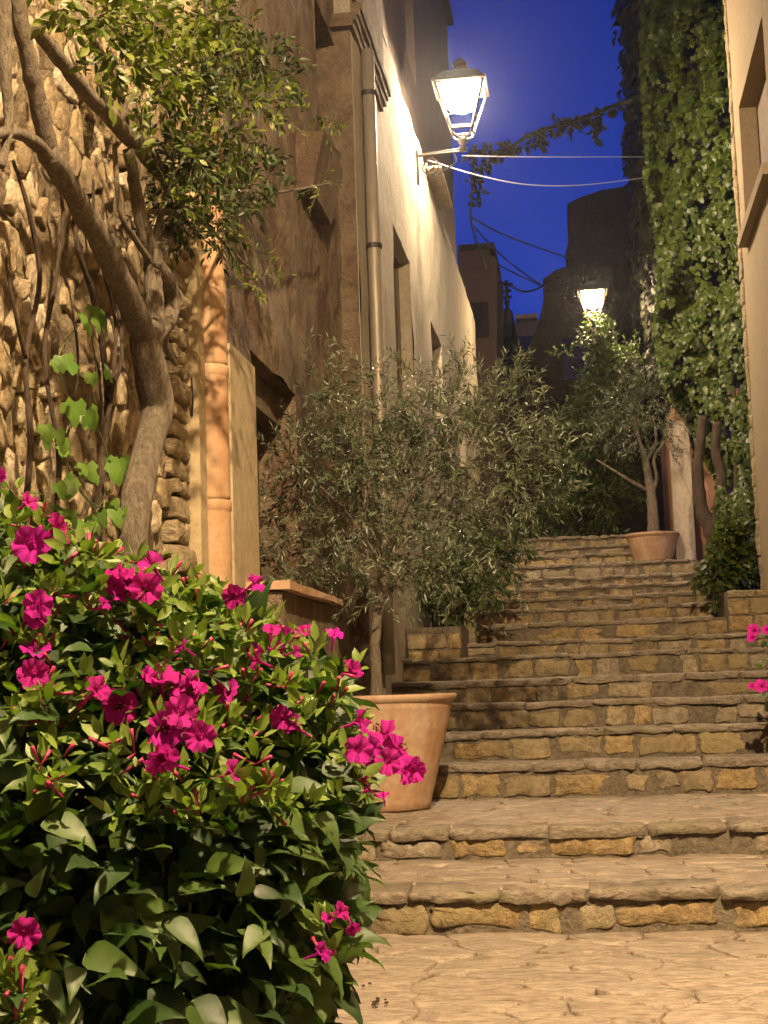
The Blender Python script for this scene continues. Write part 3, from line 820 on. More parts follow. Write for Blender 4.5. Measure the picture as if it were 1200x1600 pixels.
Y2 = 19.0
tr2 = [P_(1021, 838, Y2), P_(1020, 800, Y2), P_(1017, 770, Y2), P_(1012, 740, Y2), P_(1008, 715, Y2)]
br2 = [[P_(1014, 768, Y2), P_(975, 745, Y2-.1), P_(932, 718, Y2-.2)], [P_(1018, 770, Y2), P_(1026, 748, Y2), P_(1022, 715, Y2), P_(1040, 690, Y2)], [P_(1010, 725, Y2), P_(1000, 690, Y2), P_(990, 650, Y2)], [P_(1010, 720, Y2), P_(1025, 690, Y2), P_(1020, 650, Y2)]]
oc2 = [(P_(a, b, Y2+random.uniform(-.3, .3)), r*Y2/2400, r*r/38) for (a, b, r) in [(990,640,35),(1020,620,32),(960,660,32),(1035,655,30),(1000,680,34),(970,620,28),(1050,630,22),(940,690,24),(975,580,22),(1005,590,24),(1040,690,18)]]
olive('olive_tree', P2+Vector((0, 0, .35)), tr2, oc2, 'young olive tree with forked trunk growing in the small upper pot', .075, .26, 12, br2, .075, .03)

# ------------------------------------------------------------------ TREE ON THE LEFT
LT = thing('twisted_tree', at(208, 880, Y=5.2), 'twisted old tree with pale bark climbing in front of the rubble wall', 'tree')
def path(px, Ys):
    if not hasattr(Ys, '__len__'): Ys = [Ys]*len(px)
    return [P_(a, b, y) for (a, b), y in zip(px, Ys)]
def pr(r, Y=5.1): return r*Y/2400
def limb(name, px, Ys, rad):
    n = len(px); off = lambda y: -1.53+(5.25-y)*.10+(y-5.25)*.22*(y > 5.4)
    pts = [at(a, b, X=off(Ys[0]+(Ys[1]-Ys[0])*k/(n-1))) for k, (a, b) in enumerate(px)]
    R_ = [(rad[0]+(rad[1]-rad[0])*k/(n-1))*pts[k].y/2400 for k in range(n)]
    return MB().tube([tuple(p) for p in pts], R_, 14, 6, .22).put(name, M['bark'], LT, True)
limb('trunk', [(207,1000),(209,930),(209,870),(211,810),(220,745),(240,675),(247,640),(238,590),(228,545),(232,515)], (5.2, 5.25), (24, 27))
limb('branch', [(234,535),(216,505),(196,455),(168,398),(135,338),(102,280),(75,240)], (5.25, 5.0), (22, 19))
limb('branch', [(88,258),(60,228),(38,213),(12,207),(-25,215)], (5.05, 4.9), (13, 9))
limb('branch', [(84,250),(72,215),(60,160),(46,100),(36,50),(25,-20)], (5.05, 4.95), (17, 14))
limb('branch', [(230,540),(243,500),(240,450),(236,405),(225,360),(214,310),(207,265),(200,235)], (5.25, 5.45), (18, 9))
limb('branch', [(236,530),(262,500),(268,460),(248,420),(244,395),(272,362),(283,330),(266,290),(238,255),(205,220),(170,182),(130,140),(95,95),(55,45)], (5.25, 4.9), (15, 12))
limb('branch', [(232,405),(212,375),(193,345),(184,300),(179,225)], (5.35, 5.4), (6, 4))
limb('branch', [(195,205),(192,160),(175,115),(150,70),(120,25)], (5.0, 5.1), (8, 6))
limb('branch', [(175,185),(160,140),(152,95)], (5.05, 5.1), (5, 3))
limb('branch', [(5,-10),(8,60),(10,130),(14,195),(2,260)], (4.8, 4.9), (13, 7))
limb('branch', [(238,525),(252,515),(258,540),(275,570)], (5.25, 5.3), (14, 3))
limb('branch', [(240,380),(250,340),(262,300),(300,230),(350,180),(420,160)], (5.3, 6.0), (6, 2))
limb('branch', [(225,330),(300,330),(370,300),(440,300),(520,285)], (5.3, 6.3), (5, 1.5))
limb('branch', [(270,300),(320,350),(370,400),(410,440)], (5.3, 6.1), (4, 1.5))
OV = thing('streak_stems', at(120, 860, X=XA+.05), 'stringy dark stems added as shadow streaks on the rubble wall left of the tree', 'vine')  # dark stems added to draw the shadow streaks on the wall
for px_, r_ in (([(30,860),(48,700),(40,560),(62,440),(45,330),(20,250)], 6), ([(80,880),(92,720),(70,560),(88,430),(98,330),(84,230)], 5), ([(150,880),(158,740),(168,620),(150,480),(120,380),(118,280)], 7), ([(160,700),(176,600),(180,500),(160,420)], 4), ([(40,560),(20,470),(4,380)], 4), ([(168,620),(190,560),(182,470),(150,360),(146,280)], 4), ([(92,720),(112,650),(122,560),(112,470)], 3)):
    pts = [at(a, b, X=XA+.065+.012*math.sin(k*2.1)) for k, (a, b) in enumerate(px_)]
    MB().tube([tuple(p) for p in pts], [r_*(1-.5*k/len(pts))*p.y/2400 for k, p in enumerate(pts)], 8, 6, .3).put('stem', M['barkdark'], OV, True)
def canopy(blobs, Yr, dens, leaf, mat, tl, per, kind='oval', name='foliage', parent=None, droop=.45, wid=1.0, rn=.0018):
    cl = []
    for (a, b, r) in blobs:
        if Yr[0] < 0:
            pt = at(a, b, X=random.uniform(*Yr)); Y = pt.y; rr = r*Y/2400
            if pt.y > 7: pt = at(a, b, Y=7); rr = r*7/2400
        else: Y = random.uniform(*Yr); rr = r*Y/2400; pt = P_(a, b, Y)
        cl.append((tuple(pt), (rr, rr, rr), max(2, r*r*dens)))
    pa, P, D, Nn, S_ = twigs(cl, droop, 1.0, per, tl, leaf)
    twig_mesh(pa, rn).put('twigs', M['bark'], parent, kind='stuff')
    put(name, leaf_mesh(name, kind, P, D, Nn, S_, wid=np.full(len(S_), wid)), M[mat], parent, kind='stuff')
b1 = [(150,30,30),(180,30,45),(250,40,45),(320,30,40),(370,60,30),(200,90,34),(260,110,40),(320,100,35),(95,12,20),(300,160,35),(240,170,30),(355,120,25),(400,165,30),(440,170,25),(370,200,25),(280,215,22),(330,220,22),(380,40,25),(470,175,12),(250,215,18),(150,130,22),(230,20,35),(340,55,30),(300,60,35)]
b1 = b1+[(a+random.uniform(-15,15), b+random.uniform(-15,15), r*.8) for a,b,r in b1]
canopy(b1, (-1.6, -1.1), .0078, .040, 'treeleaf', .12, 9, parent=LT, wid=1.1)
b2 = [(400,100,30),(430,110,24),(360,150,30),(340,30,30),(400,70,28),(290,130,40),(330,260,26),(360,260,28),(280,270,24),(400,240,18),(260,300,18),(300,300,26),(340,330,26),(380,290,24),(290,350,24),(420,280,18),(340,370,20),(455,290,12),(310,250,30),(460,110,12),(250,340,14)]
b2 = b2+[(a+random.uniform(-10,10), b+random.uniform(-10,10), r*.8) for a,b,r in b2]
canopy(b2, (-1.62, -1.3), .017, .045, 'treedark', .14, 10, parent=LT, wid=.8)
b3 = [(390,400,14),(400,440,14),(375,370,14),(440,400,9),(500,290,12),(505,180,12),(340,340,18),(280,320,18),(355,300,20),(520,200,10),(310,280,18)]
canopy(b3, (-1.55, -1.3), .030, .036, 'treeleaf', .13, 9, parent=LT, wid=.7)

# young vine on the rubble wall
WV = thing('young_vine', at(150, 840, X=XA+.08), 'young vine with bright green leaves creeping up the rubble wall', 'vine')
for pts in ([(160,850),(150,800),(120,760),(100,700),(110,640),(90,560),(130,500)], [(150,800),(170,760),(165,700),(140,640),(150,570),(135,490)], [(120,760),(150,790),(190,790)]):
    MB().tube([tuple(at(a, b, X=XA+.09)) for a, b in pts], [.0025]*len(pts), 5, 4).put('stem', M['stem'], WV, True)
P = []; D = []; Nn = []; S_ = []
for (a, b, n) in [(95,560,3),(130,500,2),(118,640,4),(140,645,2),(85,690,4),(98,742,3),(132,735,3),(170,720,4),(190,722,2),(100,795,2),(132,805,3),(162,790,4),(186,788,3),(150,570,2),(215,795,1),(140,490,2),(80,660,2)]:
    for _ in range(n+1):
        p = at(a+random.uniform(-16, 16), b+random.uniform(-13, 13), X=XA+random.uniform(.10, .20)); P.append(p)
        D.append((.15, random.uniform(-.6, .6), -random.uniform(.3, 1))); Nn.append((.9, -.9+random.uniform(-.5, .5), random.uniform(.1, .8))); S_.append(random.uniform(.038, .075))
P, D, Nn, S_ = map(lambda a: np.array(a, float), (P, D, Nn, S_))
for i in range(len(P)):
    me = leaf_mesh('leaf', 'ivy', np.zeros((1, 3)), D[i:i+1], Nn[i:i+1], S_[i:i+1]); o = put('leaf', me, M['vine'], WV)
    o.matrix_basis = Matrix.Translation(P[i])

# ------------------------------------------------------------------ CREEPER ON THE RIGHT
IV = thing('wall_creeper', (1.35, 17.0, 1.9), 'green creeper hanging down the right wall from the roof to the steps', 'creeper')
stems = [([(1115,870),(1112,835),(1096,790),(1090,740),(1094,700),(1098,650)], .09, .05), ([(1113,840),(1122,800),(1128,750),(1118,700),(1122,660)], .085, .05), ([(1140,930),(1142,850),(1150,760),(1148,640),(1140,500)], .035, .02)]
for pts, ra, rb_ in stems:
    n = len(pts); MB().tube([P_(a, b, 17.2) for a, b in pts], [ra+(rb_-ra)*k/(n-1) for k in range(n)], 10, 5, .35).put('stem', M['barkdark'], IV, True)
# outline of the leaf curtain, photograph rows -> left and right edge, with the plane they hang at
rows = [(-60,998,1168),(0,1000,1162),(60,998,1160),(150,1000,1165),(230,1008,1168),(280,1005,1170),(330,1020,1172),(400,1026,1172),(450,1024,1172),(520,1024,1174),(560,1028,1174),(600,1040,1175),(640,1062,1176),(670,1080,1176),(700,1092,1174),(740,1118,1176),(800,1126,1180),(850,1112,1182),(880,1102,1184),(900,1098,1184),(930,1108,1184)]
def row_x(y):
    for (a, l0, r0_), (b, l1, r1) in zip(rows[:-1], rows[1:]):
        if a <= y <= b:
            t = (y-a)/(b-a); return l0+(l1-l0)*t, r0_+(r1-r0_)*t
    return rows[-1][1:]
P = []; D = []; Nn = []; S_ = []
tries = 0
rows = [(a, l+(9 if a < 460 else 5), r) for a, l, r in rows]
while len(P) < 15000 and tries < 90000:
    tries += 1
    y = random.uniform(-60, 935); l, r = row_x(y); x = random.uniform(l-6, r+3)
    u = min(1, max(0, (x-l)/(r-l)))
    # the curtain swells: clumps nearer and farther
    Yb = 18.9-2.6*u**1.3 + .9*noise.noise(Vector((x*.022, y*.013, 0)))+.35*noise.noise(Vector((x*.06, y*.05, 7)))
    if y > 760: Yb = 16.6-1.0*u
    if noise.noise(Vector((x*.03+5, y*.02, 3))) < -.06 and u > .10 and random.random() < .9: continue
    if 640 < y < 850 and x < 1138 and random.random() < .75: continue
    Yd = Yb-random.uniform(0, .28)
    p = at(x, y, Y=Yd); P.append(p)
    D.append((random.uniform(-.5, .4), -random.uniform(.0, .5), -random.uniform(.5, 1))); Nn.append((random.uniform(-1.1, .2), -1.0, random.uniform(-.1, .9)))
    S_.append(random.uniform(.05, .11))
P, D, Nn, S_ = map(lambda a: np.array(a, float), (P, D, Nn, S_))
D += rng.normal(size=D.shape)*.25; Nn += rng.normal(size=D.shape)*.25
near = np.argsort(P[:, 1]/S_)[:290]; rest = np.setdiff1d(np.arange(len(P)), near)
put('foliage', leaf_mesh('foliage', 'ivy', P[rest], D[rest], Nn[rest], S_[rest]), M['ivy'], IV, kind='stuff')
for i in near:
    o = put('leaf', leaf_mesh('leaf', 'ivy', np.zeros((1, 3)), D[i:i+1], Nn[i:i+1], S_[i:i+1]), M['ivy'], IV); o.matrix_basis = Matrix.Translation(P[i])
# leafy side of the ivy house, silhouette darkness put into the leaf colour
IV2 = thing('wall_creeper', (1.3, 24, 3), 'creeper coloured as a dark silhouette on the corner of the ivy house', 'creeper')
MB().box(1.38, 4.2, 23.5, 28, 2.5, 13.5).put('rear_wing', M['darkwall'], R2)
P = np.column_stack([rng.uniform(1.12, 1.42, 5200), rng.uniform(23.3, 27.6, 5200), rng.uniform(5.2, 13.6, 5200)])
P[:1900] = np.column_stack([rng.uniform(1.02, 1.2, 1900), rng.uniform(19.6, 23.5, 1900), rng.uniform(5.0, 12.4, 1900)])
P[:, 0] += .10*np.sin(P[:, 2]*2.3)+.07*np.sin(P[:, 2]*5+P[:, 1])
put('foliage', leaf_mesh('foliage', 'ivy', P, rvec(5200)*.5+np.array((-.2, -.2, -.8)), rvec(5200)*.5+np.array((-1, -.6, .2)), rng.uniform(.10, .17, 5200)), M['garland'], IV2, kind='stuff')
for k in range(3):
    MB().tube([(1.36, 23.8+k, 3), (1.35, 23.9+k, 6), (1.34, 23.7+k, 9), (1.36, 23.8+k, 12)], [.04, .03, .025, .015], 6, 4, .3).put('stem', M['barkdark'], IV2, True)

# ------------------------------------------------------------------ SHRUBS
def shrub(name, blobs, Yr, dens, leaf, mat, label, tl=.18, per=10, kind='oval', cat='shrub', base=None, wid=.8, stems_=True):
    b = blobs[0]; base = base or at(b[0], b[1], Y=Yr[0])
    t = thing(name, base, label, cat)
    canopy(blobs, Yr, dens, leaf, mat, tl, per, kind, 'foliage', t, .3, wid, .003)
    if stems_:
        for (a, b_, r) in blobs[:6]:
            q = at(a, b_, Y=sum(Yr)/2); MB().tube([(base[0]+random.uniform(-.05, .05), sum(Yr)/2, base[2]), tuple((Vector(base)+q)/2+Vector((0, 0, .05))), tuple(q)], [.015, .01, .005], 5, 3).put('stem', M['barkdark'], t, True)
    return t
shrub('green_shrub', [(690,930,34),(740,900,32),(780,880,30),(800,850,24),(700,890,30),(750,860,28),(660,950,22),(710,955,22),(770,920,20),(650,900,24),(740,830,22)], (13.2, 14.6), .05, .075, 'shrub', 'leafy green shrub in the stone planter behind the large olive', base=Vector((-1.2, 13.9, 1.6)))
shrub('green_shrub', [(1135,885,30),(1120,900,22),(1150,860,26),(1160,900,24),(1130,925,14),(1145,830,20),(1160,930,14)], (14.7, 15.4), .055, .08, 'ivy', 'dense dark leafy bush in the planter at right beneath the creeper', base=Vector((1.4, 15.2, 1.8)), wid=1.4)
shrub('dark_shrub', [(900,760,46),(880,700,34),(930,730,40),(960,780,40),(900,800,34),(860,760,30),(950,830,24),(890,820,22),(880,660,24),(905,640,20),(930,690,30),(860,810,24)], (22.0, 23.4), .034, .10, 'shrub', 'dark leafy shrub spreading at the top of the steps', .3, 11, base=Vector((.1, 22.7, 3.2)))
shrub('climbing_shrub', [(960,620,34),(940,590,28),(955,560,24),(930,600,22),(975,600,30),(920,640,30),(965,650,36),(945,540,18),(990,560,20)], (22.0, 23.0), .04, .09, 'shrub', 'tall shrub climbing towards the far lantern', .28, 11, base=Vector((.5, 22.5, 3.4)))
# flowering plant at the right edge
FP = thing('flowering_plant', (1.35, 9.9, .68), 'small magenta flowering plant growing beside the steps at the right edge', 'plant')

# ------------------------------------------------------------------ FLOWERS
def flower_mesh():
    v = []; f = []; n = 30
    prof = [(.05, -.95), (.055, -.45), (.09, -.12), (.17, .0), (.34, .07), (.52, .10)]
    seedp = random.random()*9
    for i, (r, z) in enumerate(prof):
        for k in range(n):
            a = 2*math.pi*k/n; lobe = abs(math.cos(2.5*a))
            rr = r; zz = z
            if i >= 4:
                w = (i-3)/2; notch = 1-.18*w*(1-lobe**.5)-.10*w*max(0, 1-abs(math.sin(2.5*a))*0-abs(((a*2.5/math.pi) % 1)-.0)*8)
                rr = r*notch*(1+.10*w*noise.noise(Vector((math.cos(a)*2, math.sin(a)*2, seedp)))); zz = z+.055*w*math.sin(5*a+1)+.22*w*noise.noise(Vector((math.cos(a)*2.2+seedp, math.sin(a)*2.2, 2)))
                zz += .05*w*math.cos(10*a)
            v.append((rr*math.cos(a), rr*math.sin(a), zz))
    m = len(prof)
    for i in range(m-1):
        for k in range(n):
            l = (k+1) % n; f.append((i*n+k, i*n+l, (i+1)*n+l, (i+1)*n+k))
    me = bpy.data.meshes.new('flower'); me.from_pydata(v, [], f); me.update()
    me.polygons.foreach_set('use_smooth', [True]*len(me.polygons))
    a = me.attributes.new('rnd', 'FLOAT', 'POINT'); vals = []
    for i in range(m): vals += [(.05 if i == 2 else .5)]*n
    a.data.foreach_set('value', vals); me.materials.append(M['petal']); return me
FM = [flower_mesh() for _ in range(6)]
st = MB()
for k in range(5):
    a = k*1.26; st.tube([(0, 0, -.3), (.04*math.cos(a), .04*math.sin(a), .1), (.10*math.cos(a), .10*math.sin(a), .38)], [.008, .008, .008], 4, 2)
    st.box(.10*math.cos(a)-.018, .10*math.cos(a)+.018, .10*math.sin(a)-.018, .10*math.sin(a)+.018, .37, .41)
STM = st.mesh('stamens'); STM.materials.append(M['petal'])
def orient(p, d, s, roll=0):
    z = Vector(d).normalized(); q = z.to_track_quat('Z', 'Y')
    return Matrix.Translation(p) @ q.to_matrix().to_4x4() @ Matrix.Rotation(roll, 4, 'Z') @ Matrix.Scale(s, 4)
def add_flower(p, d, dia, parent, first=[True]):
    o = put('flower', random.choice(FM), None, parent); o.matrix_basis = orient(p, d, dia, random.uniform(0, 6))
    s_ = bpy.data.objects.new('stamens', STM); COL.objects.link(s_); s_.parent = o
    return o
FB = thing('flowering_bush', (-.85, 2.9, 0), 'big leafy bush with magenta trumpet flowers in the left foreground', 'bush')
flist = [(50,852,60,2.3,'f'),(90,828,50,2.3,'s'),(45,785,34,2.4,'s'),(-4,742,34,2.3,'f'),(60,945,52,2.2,'f'),(52,1053,58,2.15,'f'),(55,1018,44,2.2,'u'),(188,898,50,2.6,'u'),(228,920,56,2.5,'f'),(236,882,46,2.6,'s'),(185,930,34,2.6,'s'),(366,932,38,3.1,'f'),(398,912,40,3.1,'s'),(432,998,36,3.2,'s'),(402,1032,38,3.1,'s'),(424,985,32,3.2,'u'),(284,1010,26,2.8,'s'),(252,1060,56,2.5,'u'),(232,1058,40,2.55,'s'),(300,1085,50,2.4,'u'),(282,1112,52,2.4,'f'),(187,1104,66,2.1,'f'),(152,1078,44,2.2,'s'),(258,1140,60,2.2,'f'),(312,1152,54,2.25,'f'),(252,1184,56,2.15,'d'),(355,1083,42,2.6,'s'),(365,1204,42,2.4,'s'),(440,1122,40,2.8,'f'),(475,987,28,3.5,'u'),(522,992,28,3.6,'u'),(553,1046,34,3.4,'s'),(462,1018,26,3.4,'s'),(432,1015,26,3.4,'f'),(560,1172,50,2.9,'f'),(600,1148,54,2.9,'s'),(614,1175,56,2.85,'s'),(628,1200,52,2.85,'s'),(606,1190,44,2.9,'f'),(562,1128,42,3.0,'s'),(575,1232,26,2.9,'s'),(38,1458,56,1.95,'f'),(503,1488,34,2.6,'s'),(533,1424,32,2.7,'s'),(551,1450,26,2.75,'d'),(398,1018,30,3.1,'f'),(180,915,34,2.6,'f'),(78,1070,20,2.2,'s'),(300,1062,36,2.5,'s')]
# bush leaves: shells of several rounded masses, dense outside, hollow and dark inside
masses = [  # centre pixel, distance, radii in metres
    (130,1290,2.35,(.42,.40,.44)), (40,1050,2.5,(.36,.40,.34)), (330,1350,2.45,(.30,.32,.36)), (240,1130,2.7,(.32,.36,.26)), (420,1260,2.75,(.22,.28,.30)),
    (300,1010,3.1,(.28,.4,.18)), (440,1090,3.3,(.24,.36,.18)), (60,1520,2.1,(.36,.3,.36)), (330,1570,2.3,(.27,.3,.34)), (120,900,2.7,(.22,.3,.14)), (510,1180,3.0,(.14,.2,.16)), (470,1430,2.7,(.14,.2,.30)),(-30,900,2.4,(.20,.3,.20))]
prof_r = [(740,30),(800,60),(850,130),(885,270),(905,330),(930,390),(970,440),(1000,500),(1050,550),(1100,560),(1150,560),(1200,575),(1260,560),(1330,568),(1400,562),(1460,545),(1520,535),(1600,510),(1700,500)]
def xmax(y):
    for (a, b), (c, d) in zip(prof_r[:-1], prof_r[1:]):
        if a <= y <= c: return b+(d-b)*(y-a)/(c-a)
    return 0 if y < 740 else 500
RCi = RC.transposed()
def topix(p):
    q = RCi @ (Vector(p)-EYE); return 600+FPX*q.x/-q.z, 800-FPX*q.y/-q.z
P = []; D = []; Nn = []; S_ = []; big = []
for (a, b, Y, r) in masses:
    c = np.array(at(a, b, Y=Y)); n = int(1500*(r[0]*r[2]+r[1]*r[2])*3.2)
    for _ in range(n):
        d = rvec(1)[0]; rad = rng.uniform(.72, 1.08)
        p = c+d*np.array(r)*rad
        x, y = topix(p)
        if x > xmax(y-38)+rng.normal()*10-26 or p[2] < -.02 or p[0] < XA+.12: continue
        if p[1] < 1.62: continue
        P.append(p)
        out = d*.8+np.array((rng.uniform(-.3, .3), rng.uniform(-.3, .3), -.25))+rvec(1)[0]*.6
        D.append(out); Nn.append(d*.8+np.array((.1, -.15, .75))+rvec(1)[0]*.55)
        S_.append(rng.uniform(.035, .085)*(1.0 if rad > .85 else 1.15))
P, D, Nn, S_ = map(np.array, (P, D, Nn, S_))
ordr = np.argsort(-(S_/P[:, 1]))
# keep the 280 that show largest and are outside
near = ordr[:280]; rest = ordr[280:]
put('foliage', leaf_mesh('foliage', 'broad', P[rest], D[rest], Nn[rest], S_[rest], wid=rng.uniform(.6, .95, len(rest))), M['bush'], FB, kind='stuff')
for i in near:
    o = put('leaf', leaf_mesh('leaf', 'broad', np.zeros((1, 3)), D[i:i+1], Nn[i:i+1], S_[i:i+1], wid=rng.uniform(.6, .95, 1)), M['bush'], FB); o.matrix_basis = Matrix.Translation(P[i])
BPY = P[:, 1].copy(); PX = np.array([topix(p) for p in P+D*S_[:, None]*.5]); PXs = S_/P[:, 1]*2400*.4
def surf(x, y, r, Y):
    m = (np.hypot(PX[:, 0]-x, PX[:, 1]-y) < r+PXs)
    return float(BPY[m].min()) if m.any() else Y
flist += [(x+random.uniform(-26, 26), y+random.uniform(-16, 22), s*.8, Y, random.choice('fsu')) for (x, y, s, Y, k) in flist[4:46:3]]
for (x, y, s, Y, k) in flist:
    Y = surf(x, y, s*.5, Y)-.03
    p = at(x, y, Y=Y); tocam = (EYE-p).normalized()
    sd = Vector((random.uniform(-.3, .3), 0, random.uniform(-.1, .3)))
    d = {'f': tocam+sd*.8, 's': tocam*.35+Vector((random.choice([.9, .7, -.5]), 0, .3))+sd, 'u': tocam*.5+Vector((0, 0, .8))+sd, 'd': tocam*.6+Vector((.2, 0, -.5))}[k]
    add_flower(p, d, s*random.uniform(.88, 1.12)*Y/2400, FB)

# pale young tips with buds near the top surface
P = []; D = []; Nn = []; S_ = []; buds = MB()
tips = [(x+random.uniform(-30, 30), y+random.uniform(-5, 35), Y+.05) for (x, y, s, Y, k) in flist]
for _ in range(340):
    x = random.uniform(0, 560); y = 800+480*random.random()**1.4
    if x < xmax(y)-5: tips.append((x, y, 2.3+max(0, (x-100)/450)*1.0))
for _ in range(16): tips.append((random.uniform(0, 70), random.uniform(1460, 1600), 1.95))
for (x, y, Y) in tips:
    if x > xmax(y)+25: continue
    c = at(x, y, Y=surf(x, y, 8, Y)-.005)
    for _ in range(7):
        d = Vector(rvec(1)[0])+Vector((0, 0, .6)); P.append(c+d*.008); D.append(d); Nn.append(Vector(rvec(1)[0])+Vector((0, -.4, .8))); S_.append(random.uniform(.014, .038))
    for _ in range(random.choice([0, 0, 1, 2])):
        d = (Vector(rvec(1)[0])+Vector((.2, -.1, .7))).normalized(); L = random.uniform(.018, .036)
        buds.tube([c, c+d*L*.6, c+d*L], [.0012, .0022, .0032], 5)
put('young_leaves', leaf_mesh('young_leaves', 'oval', np.array(P, float), np.array(D, float), np.array(Nn, float), np.array(S_)), M['lime'], FB, kind='stuff')
buds.put('buds', M['bud'], FB, True, kind='stuff')
for (a, b, Y, r) in masses:
    c = at(a, b, Y=Y)
    for _ in range(5):
        d = Vector(rvec(1)[0]); e_ = c+Vector((d.x*r[0], d.y*r[1], abs(d.z)*r[2]))*.9
        base = Vector((c.x*.9+random.uniform(-.1, .1)-.05, c.y+random.uniform(-.1, .1), 0))
        x, y = topix(e_)
        if x > xmax(y)-12 or x > 360: continue
        MB().tube([base, (base+e_)/2+Vector((0, 0, .05)), e_], [.009, .006, .003], 6, 4).put('stem', M['stem'], FB, True)
# the plant at the right edge
P = []; D = []; Nn = []; S_ = []
for _ in range(420):
    d = rvec(1)[0]; p = np.array((1.27, 9.9, 1.02))+d*np.array((.22, .35, .34))*rng.uniform(.6, 1.05)
    P.append(p); D.append(d+rvec(1)[0]*.5); Nn.append(d+np.array((0, -.3, .8))); S_.append(rng.uniform(.03, .07))
put('foliage', leaf_mesh('foliage', 'broad', *map(np.array, (P, D, Nn, S_))), M['bush'], FP, kind='stuff')
for (x, y, s, Y) in [(1178,985,19,9.8),(1175,996,14,9.8),(1190,1072,20,9.7),(1198,984,14,9.8),(1175,1072,11,9.7)]:
    p = at(x, y, Y=Y); add_flower(p, (EYE-p).normalized()+Vector((-.4, 0, .3)), s*1.1*Y/2400, FP)
for _ in range(6):
    MB().tube([(1.30, 9.9, .68), (1.3+random.uniform(-.1, .1), 9.9, .9), (1.27+random.uniform(-.2, .2), 9.9+random.uniform(-.2, .2), 1.2)], [.008, .006, .003], 5, 3).put('stem', M['stem'], FP, True)

# ------------------------------------------------------------------ STREET LANTERNS
M['bulb_near'] = m_emit('bulb_behind', (1, .715, .42), LAMP_NEAR)
M['bulb_mid'] = m_emit('bulb_mid', (1, .76, .50), LAMP_MID)
M['bulb_far'] = m_emit('bulb_far', (1, .72, .42), LAMP_FAR)
def ico(r, c, sub=3):
    bm = bmesh.new(); bmesh.ops.create_icosphere(bm, subdivisions=sub, radius=r)
    me = bpy.data.meshes.new('bulb'); bm.to_mesh(me); bm.free(); me.transform(Matrix.Translation(c))
    me.polygons.foreach_set('use_smooth', [True]*len(me.polygons)); return me
def lantern(base, label, bulbmat, r=.15, K=1.0, zb=.44):
    """base = top of its arm; narrow at the foot, hooded"""
    t = thing('street_lantern', base, label, 'lantern', 'iron street lanterns')
    b = Vector(base)
    MB().lathe([(0, 0), (.03, 0), (.035, .03), (.018, .05), (.045, .08), (.03, .105), (.03, .12)], b, 14).put('finial', M['iron'], t, True)
    z0, z1, w0, w1 = .17, .52, .085, .19
    fr = MB()
    for sx, sy in ((1,1), (1,-1), (-1,-1), (-1,1)):
        fr.tube([b+Vector((sx*w0, sy*w0, z0)), b+Vector((sx*w1, sy*w1, z1))], [.011, .011], 6)
        fr.tube([b+Vector((sx*.02, sy*.02, .10)), b+Vector((sx*w0*.8, sy*w0*.8, .13)), b+Vector((sx*w0, sy*w0, z0))], [.009]*3, 6, 3)
    for w, z in ((w0, z0), (w1, z1), (w0*1.45, z0+.10)):
        q = [b+Vector((sx*w, sy*w, z)) for sx, sy in ((1,1), (1,-1), (-1,-1), (-1,1))]
        for i in range(4): fr.tube([q[i], q[(i+1) % 4]], [.010 if z != z0+.10 else .004]*2, 6)
    fr.put('lantern_frame', M['iron'], t)
    hd = MB(); n0 = len(hd.v)
    for w, z in ((.215, .52), (.22, .535), (.14, .62), (.05, .67), (.045, .70), (.06, .715), (.01, .78)):
        for sx, sy in ((1,1), (-1,1), (-1,-1), (1,-1)): hd.v.append(tuple(b+Vector((sx*w, sy*w, z))))
    for k in range(6):
        for i in range(4): hd.f.append((k*4+i, k*4+(i+1) % 4, k*4+4+(i+1) % 4, k*4+4+i))
    hd.f.append((3,2,1,0)); hd.put('hood', M['iron'], t)
    put('bulb', ico(r, b+Vector((0, 0, zb))), bulbmat, t)
    t.scale = (K, K, K)
    return t
def bracket(wallp, tip, label, side):
    t = thing('lantern_bracket', wallp, label, 'bracket', 'iron lantern brackets')
    w = Vector(wallp); p = Vector(tip); L = (p-w)
    a = MB(); a.tube([w, p], [.016, .014], 8); a.tube([w+Vector((0, 0, .015))+L*.05, w+L+Vector((0, 0, .03))], [.008, .008], 6); a.put('arm', M['iron'], t)
    MB().box(w.x-.012 if side > 0 else w.x, w.x+(.012 if side > 0 else .012), w.y-.035, w.y+.035, w.z-.30, w.z+.06).put('wall_plate', M['iron'], t)
    s = MB(); u = L.normalized(); pts = []
    for k in range(22):
        an = k/21*2.6*2*math.pi*.72; rr = .105*(1-k/26)
        pts.append(w+u*(.12+rr*math.sin(an))+Vector((0, 0, -.13+rr*math.cos(an)*1.0)))
    s.tube(pts, [.009]*22, 6)
    s.tube([w+u*.10+Vector((0, 0, -.24)), w+u*.26+Vector((0, 0, -.19)), w+u*.40+Vector((0, 0, -.10)), w+u*(L.length*.8)+Vector((0, 0, -.01))], [.009]*4, 6, 4)
    s.put('scroll', M['iron'], t)
    return t
wl = at(652, 244, X=XB+.015); tipY = wl.y
tp = at(724, 236, Y=tipY)
bracket(wl, tp, 'wrought iron scroll bracket fixed to the cream house below the bright lantern', 1)
lantern(tp, 'brightest lantern standing on a scroll bracket of the cream house', M['bulb_mid'], .150, 1.28, .47)
